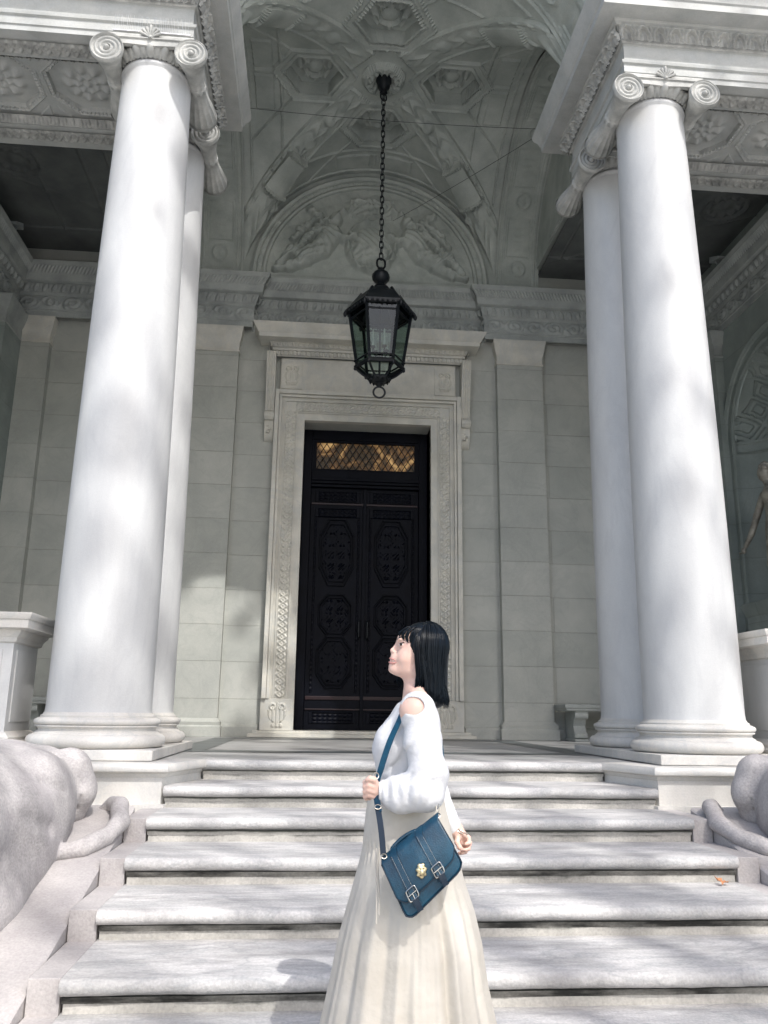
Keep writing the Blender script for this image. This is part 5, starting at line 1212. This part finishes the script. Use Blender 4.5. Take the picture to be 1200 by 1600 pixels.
# hair: scalp cap and some two thousand locks
S = SDF(np.array(T(612, 1112))-[0, .13, 0], np.array(T(712, 966))+[0, .13, 0], 0.004)
S.ell(T(661.5, 1012), (.0800, .0760, .0830), .01); S.chain([T(675, 1030), T(677, 1085)], [.052, .046], .02)
for d in (-1, 1): S.chain([T(668, 1020, d*.045), T(672, 1085, d*.05)], [.032, .028], .02)
S.ell(T(628, 1030), (.052, .075, .062), .004, cut=True); S.ell(T(641, 1062), (.030, .09, .060), .004, cut=True)
hair = sdf_obj('hair', S, M_hair, pr_)
HC = np.array(T(662, 1014)); rr = random.Random(11); m = MB()
crown = np.array(T(670, 975))
for i in range(3400):
    ph = rr.uniform(0, 2*pi); fr = math.cos(ph)       # ph 0 = towards the face (-x)
    lay = rr.uniform(.95, 1.03)+(.03*rr.random() if rr.random() < .05 else 0)
    long_ = abs((ph+pi) % (2*pi)-pi) > R_(74)
    if not long_: continue
    ea, eb, ec = (.0830*lay, .0800*lay, .0870*lay) if True else 0
    pts = []
    for t in np.linspace(.10, 1.0, 7):
        e = (pi/2)*(1-t)
        tilt = .16*(1-t)
        x = -ea*math.cos(e)*fr*.97+tilt*.08; y = -eb*math.cos(e)*math.sin(ph); z = ec*math.sin(e)
        pts.append(HC+np.array([x, y, z]))
    e0 = pts[-1].copy()
    if long_:
        bottom = np.interp(-fr, [-.3, 0.2, 1], [1086, 1095, 1100])+rr.uniform(-6, 2)+(6 if rr.random() < .12 else 0)
        zb = T(670, bottom)[2]; n = 7; inx = rr.uniform(.004, .014)
        for q in range(1, n+1):
            u = q/n; z = e0[2]+(zb-e0[2])*u
            sq = .014*math.sin(pi*u)*(-.6)-inx*u
            x = e0[0]+(sq*(-fr))+ .004*math.sin(u*5+ph*3)*u+(.010*u if fr > -.2 else .002*u); y = e0[1]+(.012*u)*math.sin(ph)*(.4-u)
            pts.append(np.array([x, y, z]))
    else:
        zb = T(640, rr.uniform(995, 1003)+(3 if abs(math.sin(ph)) > .6 else 0))[2]
        keep = [p for p in pts if p[2] > zb]
        pts = keep+[np.array([pts[len(keep)-1][0]-.002, pts[len(keep)-1][1]*1.0, zb])] if len(keep) >= 2 else pts[:3]
        if rr.random() < .35: pts = pts[:-1] if len(pts) > 3 else pts
    w = rr.uniform(.0008, .0018); N_ = len(pts)
    if rr.random() < .03: pts = [p+np.array([rr.uniform(-.004, .007), rr.uniform(-.006, .006), 0])*(q_/len(pts)) for q_, p in enumerate(pts)]
    m.tube(pts, [w*(.7+.3*math.sin(pi*q/(N_-1)))*(1 if q < N_-1 else .25) for q in range(N_)], 3, cap=False)
# bangs in separate clumps over the forehead
def bang(xt, d, yt, w):
    top = T(669, 975, d*.25); md = T(xt+13, 979.5, d*.8); a = T(xt+3.5, 986.5, d); b = T(xt, (986+yt)/2+1, d*1.01); m.tube(smooth_pts([top, md, a, b, T(xt+.8, yt, d)]), [w*.8]*5+[w]*8+[w*.3]*1 if False else w, 3, cap=False)
def smooth_pts(Q): return [tuple(np.array(q)) for q in Q]
for (x0, x1, cnt, y0, y1) in ((622.0, 624.0, 20, 990, 996), (627.0, 630.5, 60, 996, 1000), (633, 637, 70, 999, 1004), (639.5, 651, 210, 1003, 1010)):
    for i in range(cnt):
        xt = rr.uniform(x0, x1); f_ = (xt-x0)/(x1-x0); d = .056*math.sqrt(max(0.02, 1-((xt-645)/24.5)**2))+rr.uniform(.001, .006)
        for s_ in (1, -1): bang(xt, s_*d, y0+(y1-y0)*f_+rr.uniform(-2.5, 1.5), rr.uniform(.0009, .0016))
for i in range(60):     # middle of the fringe, across the brow
    d = rr.uniform(-.03, .03); bang(623.5+abs(d)*60+rr.uniform(-.6, 1.5), d, 991+rr.uniform(-3, 4), .0012)
for i in range(70):     # far side hair below the jaw
    x0 = rr.uniform(0, 9); m.tube([T(650, 1000, -.074), T(634+x0, 1035, -.078), T(622+x0, 1056, -.080), T(619+x0, 1066+rr.uniform(-3, 6), -.078)], [.0014, .0015, .0013, .0004], 3, cap=False)
# side lock framing the cheek
for i in range(230):
    d = rr.uniform(.055, .078); x0 = rr.uniform(-2, 12); yb = rr.uniform(1064, 1088)
    for s_ in (1, -1):
        m.tube([T(654+x0*.5, 985, s_*d*.7), T(648.5+x0, 1003, s_*d), T(650+x0, 1030, s_*(d+.003)), T(652+x0, 1055, s_*d), T(649+x0*.8, yb, s_*(d-.006))], [.0012, .0015, .0015, .0014, .0004], 3, cap=False)
m.build('locks', M_hair, hair, smooth=180, fixn=False)
# bracelet on the far wrist
m = MB(); c = np.array(T(716.5, 1299, -.12))
for (q, rd) in ((0, .027), (.010, .030)):
    m.tube([tuple(c+np.array([rd*math.cos(a)*.9+q, rd*math.sin(a), rd*math.cos(a)*-.45+q*.3])) for a in np.linspace(0, 2*pi, 21)], .0016, 6)
for a in np.linspace(0, 2*pi, 12): m.lathe([(0, -.003), (.0035, 0), (0, .003)], tuple(c+np.array([.031*math.cos(a)*.9+.01, .031*math.sin(a), .031*math.cos(a)*-.45])), 6)
m.build('bracelet', M_silver, pr_, smooth=60)
rebase(pr_, (fx, PY0, -.9226))

# ================================================================== SATCHEL
sb = thing('satchel', 'blue leather satchel with two buckled straps hanging from the woman\'s shoulder', 'bag')
BD = .285
q00, q10, q11, q01 = (597, 1350), (684, 1281), (726, 1354), (638, 1441)
def B(s, t, o=0.0):     # s along the top, t down the front, o out from the front face
    c_r = max(0.0, (abs(2*s-1)+(t-.5)*2)-1.70)/.30 if t > .6 else 0.0
    s = .5+(s-.5)*(1-.075*c_r*c_r); t = t-.055*c_r*c_r
    x = (1-s)*(1-t)*q00[0]+s*(1-t)*q10[0]+s*t*q11[0]+(1-s)*t*q01[0]; y = (1-s)*(1-t)*q00[1]+s*(1-t)*q10[1]+s*t*q11[1]+(1-s)*t*q01[1]
    bulge = .020*math.sin(pi*min(max(t, 0), 1))*(1-.5*abs(2*s-1))
    return np.array(T(x, y, BD-.028*(1-t)+bulge*.6+o))
TH = .085
n1, n2 = 15, 11
fr_ = [[B(i/n1, j/n2) for j in range(n2+1)] for i in range(n1+1)]
def bk(s, t):
    p = B(s, t); back = TH*(.30+.70*min(1, t*1.6)); q = np.array([.10*back, back, -.0*back]); return p+q
bkq = [[bk(i/n1, j/n2) for j in range(n2+1)] for i in range(n1+1)]
m = MB(); m.grid(fr_); m.grid(bkq)
m.grid([[fr_[i][0], bkq[i][0]] for i in range(n1+1)]); m.grid([[fr_[i][n2], bkq[i][n2]] for i in range(n1+1)])
m.grid([[fr_[0][j], bkq[0][j]] for j in range(n2+1)]); m.grid([[fr_[n1][j], bkq[n1][j]] for j in range(n2+1)])
bm = bmesh.new(); mm = {}
me = bpy.data.meshes.new('bag_body'); me.from_pydata(m.v, [], m.f); bm.from_mesh(me); bmesh.ops.remove_doubles(bm, verts=bm.verts[:], dist=1e-5); bmesh.ops.recalc_face_normals(bm, faces=bm.faces[:])
bm.to_mesh(me); bm.free(); me.materials.append(M_blue); o = bpy.data.objects.new('bag_body', me); col.objects.link(o); o.parent = sb; bbody = o
bv = o.modifiers.new('bevel', 'BEVEL'); bv.width = .006; bv.segments = 3; bv.limit_method = 'ANGLE'; bv.angle_limit = R_(40)
me.polygons.foreach_set('use_smooth', [True]*len(me.polygons)); me.set_sharp_from_angle(angle=R_(50))
# edge piping and gusset folds
m = MB(); m.tube([fr_[0][j] for j in range(n2+1)]+[fr_[i][n2] for i in range(1, n1+1)]+[fr_[n1][j] for j in range(n2-1, -1, -1)], .0022, 6); m.build('piping', M_blue2, bbody, smooth=60)
# flap: shaped outline as a thick sheet over the front, rolled over the top
def flap_t(s): return .76-.10*max(0, (abs(2*s-1)-.72)/.28)**2*1.6
ns, nt_ = 40, 18
def flapP(s, t, o):
    if t < 0: p = B(s, 0, .004); q = bk(s, 0)+np.array([0, 0, .006]); u = min(1, -t); return p*(1-u)+q*u+np.array([0, 0, .010*math.sin(pi*u)+.003])
    return B(s, t, o)
rows = []
for i in range(ns+1):
    s0 = -.012+1.024*i/ns; tt = flap_t(s0); rows.append([flapP(s0, -1+q/4, .006) for q in range(4)]+[flapP(s0, tt*j/nt_, .007+.003*math.sin(pi*j/nt_)) for j in range(nt_+1)])
m = MB(); m.grid(rows); o = m.build('flap', M_blue, sb, smooth=60); so = o.modifiers.new('solidify', 'SOLIDIFY'); so.thickness = .0035; so.offset = 0
flap = o
m = MB(); edge = [rows[0][j] for j in range(4, len(rows[0]))]+[rows[i][-1] for i in range(1, ns)]+[rows[ns][j] for j in range(len(rows[0])-1, 3, -1)]; m.tube([tuple(p+np.array([0, -.001, 0])) for p in edge], .0017, 6); m.build('flap_edge', M_blue2, flap, smooth=60)
for k_, s0 in enumerate((.205, .66)):
    pts = [flapP(s0, -1+q/4, .010)+np.array([0, 0, .002]) for q in range(4)]+[B(s0+.01*j/12, .93*j/12, .0125+(.004 if j > 9 else 0)) for j in range(13)]
    wd = B(s0+.05, .3)-B(s0-.05, .3)
    m = MB(); m.ribbon(pts, .0195, .0034, tuple(wd)); st_ = m.build('buckle_strap', M_blue, sb, smooth=50)
    m = MB(); m.ribbon([tuple(np.array(p)+np.array([0, .0022, 0])) for p in pts], .0222, .0012, tuple(wd)); m.build('strap_edge', M_blue2, st_, smooth=50)
    m = MB(); m.ribbon([tuple(B(s0+.012, q, .018+.004*math.sin(q*9))) for q in (.80, .86, .92, .97, 1.01)], .0165, .004, tuple(wd)); m.build('strap_tail', M_blue2, st_, smooth=50)
    m = MB()
    for e in (-1, 1):
        off_ = wd/np.linalg.norm(wd)*.0078*e; m.tube([tuple(p+off_+np.array([0, -.0018, 0])) for p in pts[4:]], .00022, 4)
    m.build('stitching', M_skirt, st_)
    e1 = wd/np.linalg.norm(wd); e2 = B(s0, .85)-B(s0, .6); e2 /= np.linalg.norm(e2); c = B(s0+.008, .70, .019)
    m = MB(); loop = []
    for q in range(25):
        a = 2*pi*q/24; ca, sa = math.cos(a), math.sin(a); loop.append(tuple(c+e1*.0150*np.sign(ca)*abs(ca)**.35+e2*.0150*np.sign(sa)*abs(sa)**.35))
    m.tube(loop, .0022, 6, cap=False); m.tube([tuple(c-e1*.0125), tuple(c+e1*.0125)], .0014, 6); m.tube([tuple(c), tuple(c+e2*.0135)], .0013, 6); m.build('buckle', M_silver, st_, smooth=60)
    m = MB(); m.ribbon([tuple(B(s0+.008, .80, .013+.001)), tuple(B(s0+.008, .835, .0175))], .022, .003, tuple(wd)); m.build('keeper_loop', M_blue2, st_)
# emblem: small raised animal head plaque
c = B(.46, .52, .016); e1 = np.array([1, 0, 0.]); S = SDF(c-.026, c+.026, .0012)
S.ell(c+[0, 0, .002], (.0125, .006, .014), .003)
for a in np.linspace(.3, 2*pi+.3, 8)[:-1]: S.ell(c+[.0105*math.cos(a), .001, .001+.0155*math.sin(a)], (.0058, .0045, .0052), .003)
S.ell(c+[.001, -.005, -.004], (.0055, .004, .0075), .002); S.ell(c+[-.005, -.005, .006], (.003, .002, .002), .001, cut=True); S.ell(c+[.006, -.005, .006], (.003, .002, .002), .001, cut=True); S.ell(c+[.001, -.009, -.008], (.005, .002, .0012), .0006, cut=True)
sdf_obj('emblem', S, M_gold, flap)
# handle
m = MB(); hp_ = [B(.20, -.02, -.012)+[0, 0, .006], B(.215, -.075, -.014)+[0, 0, .004], B(.33, -.125, -.016), B(.45, -.135, -.016), B(.56, -.12, -.016), B(.635, -.07, -.014)+[0, 0, .004], B(.65, -.02, -.012)+[0, 0, .006]]
def smooth_path(P, n=6):
    P = [np.array(p, float) for p in P]; out = []
    for i in range(len(P)-1):
        p0, p1, p2, p3 = P[max(i-1, 0)], P[i], P[i+1], P[min(i+2, len(P)-1)]
        for q in range(n): u = q/n; out.append(tuple(.5*((2*p1)+(-p0+p2)*u+(2*p0-5*p1+4*p2-p3)*u*u+(-p0+3*p1-3*p2+p3)*u**3)))
    return out+[tuple(P[-1])]
m.tube(smooth_path(hp_), .0055, 8); hd_ = m.build('handle', M_blue, sb, smooth=60)
for s0 in (.20, .65):
    m = MB(); c = B(s0, -.015, -.010)+[0, 0, .004]; w_ = (B(s0+.05, 0)-B(s0-.05, 0)); w_ /= np.linalg.norm(w_); m.tube([tuple(c-w_*.010), tuple(c-w_*.010+[0, 0, .012]), tuple(c+w_*.010+[0, 0, .012]), tuple(c+w_*.010), tuple(c-w_*.010)], .0022, 6); m.build('handle_ring', M_silver, hd_, smooth=60)
# shoulder strap: front run, over the shoulder, down the back, lower run
m = MB()
front = smooth_path([T(661, 1089.5, .062), T(652, 1086.5, .085), T(643, 1092, .105), T(632.5, 1106, .128), T(622, 1130, .145), T(610, 1156, .150), T(601, 1182, .150), T(594, 1205, .148), T(590, 1218, .155), T(586, 1232, .160), T(589, 1250, .175), T(592, 1270, .205)])
m.ribbon([tuple(p) for p in front], .0195, .003, (1, -.7, .45)); sp_ = m.build('shoulder_strap', M_blue, sb, smooth=50)
m = MB(); low = smooth_path([T(590.5, 1264, .198), T(594, 1285, .222), T(597, 1310, .240), T(599, 1336, .255)]); m.ribbon(low, .0165, .003, (1, -.25, .1)); m.build('lower_strap', M_blue2, sb, smooth=50)
m = MB(); back = smooth_path([T(661, 1089.5, .062), T(668, 1094, .050), T(676, 1106, .045), T(684, 1125, .035), T(691, 1160, .030), T(694, 1200, .060), T(692, 1235, .13), T(686, 1250, .20)]); m.ribbon(back, .0125, .003, (-.2, -1, .2)); m.build('back_strap', M_blue, sb, smooth=50)
def ring(c, a, b, r=.0016, tilt=(1, 0, 0)):
    m = MB(); m.tube([tuple(np.array(c)+np.array([a*math.cos(q), .3*a*math.sin(q), b*math.sin(q)])) for q in np.linspace(0, 2*pi, 19)], r, 6); return m
for cc, a, b in ((T(587.5, 1212, .168), .008, .009), (T(590.5, 1261, .200), .009, .006), (T(685, 1251, .215), .007, .007), (T(684, 1262, .235), .0045, .012), (T(684.5, 1274, .245), .006, .006), (T(600, 1338, .262), .008, .006)):
    ring(cc, a, b).build('strap_ring', M_silver, sb, smooth=60)
rebase(sb, (0, 0, 0)); rebase(sb, tuple(B(.5, 1)))
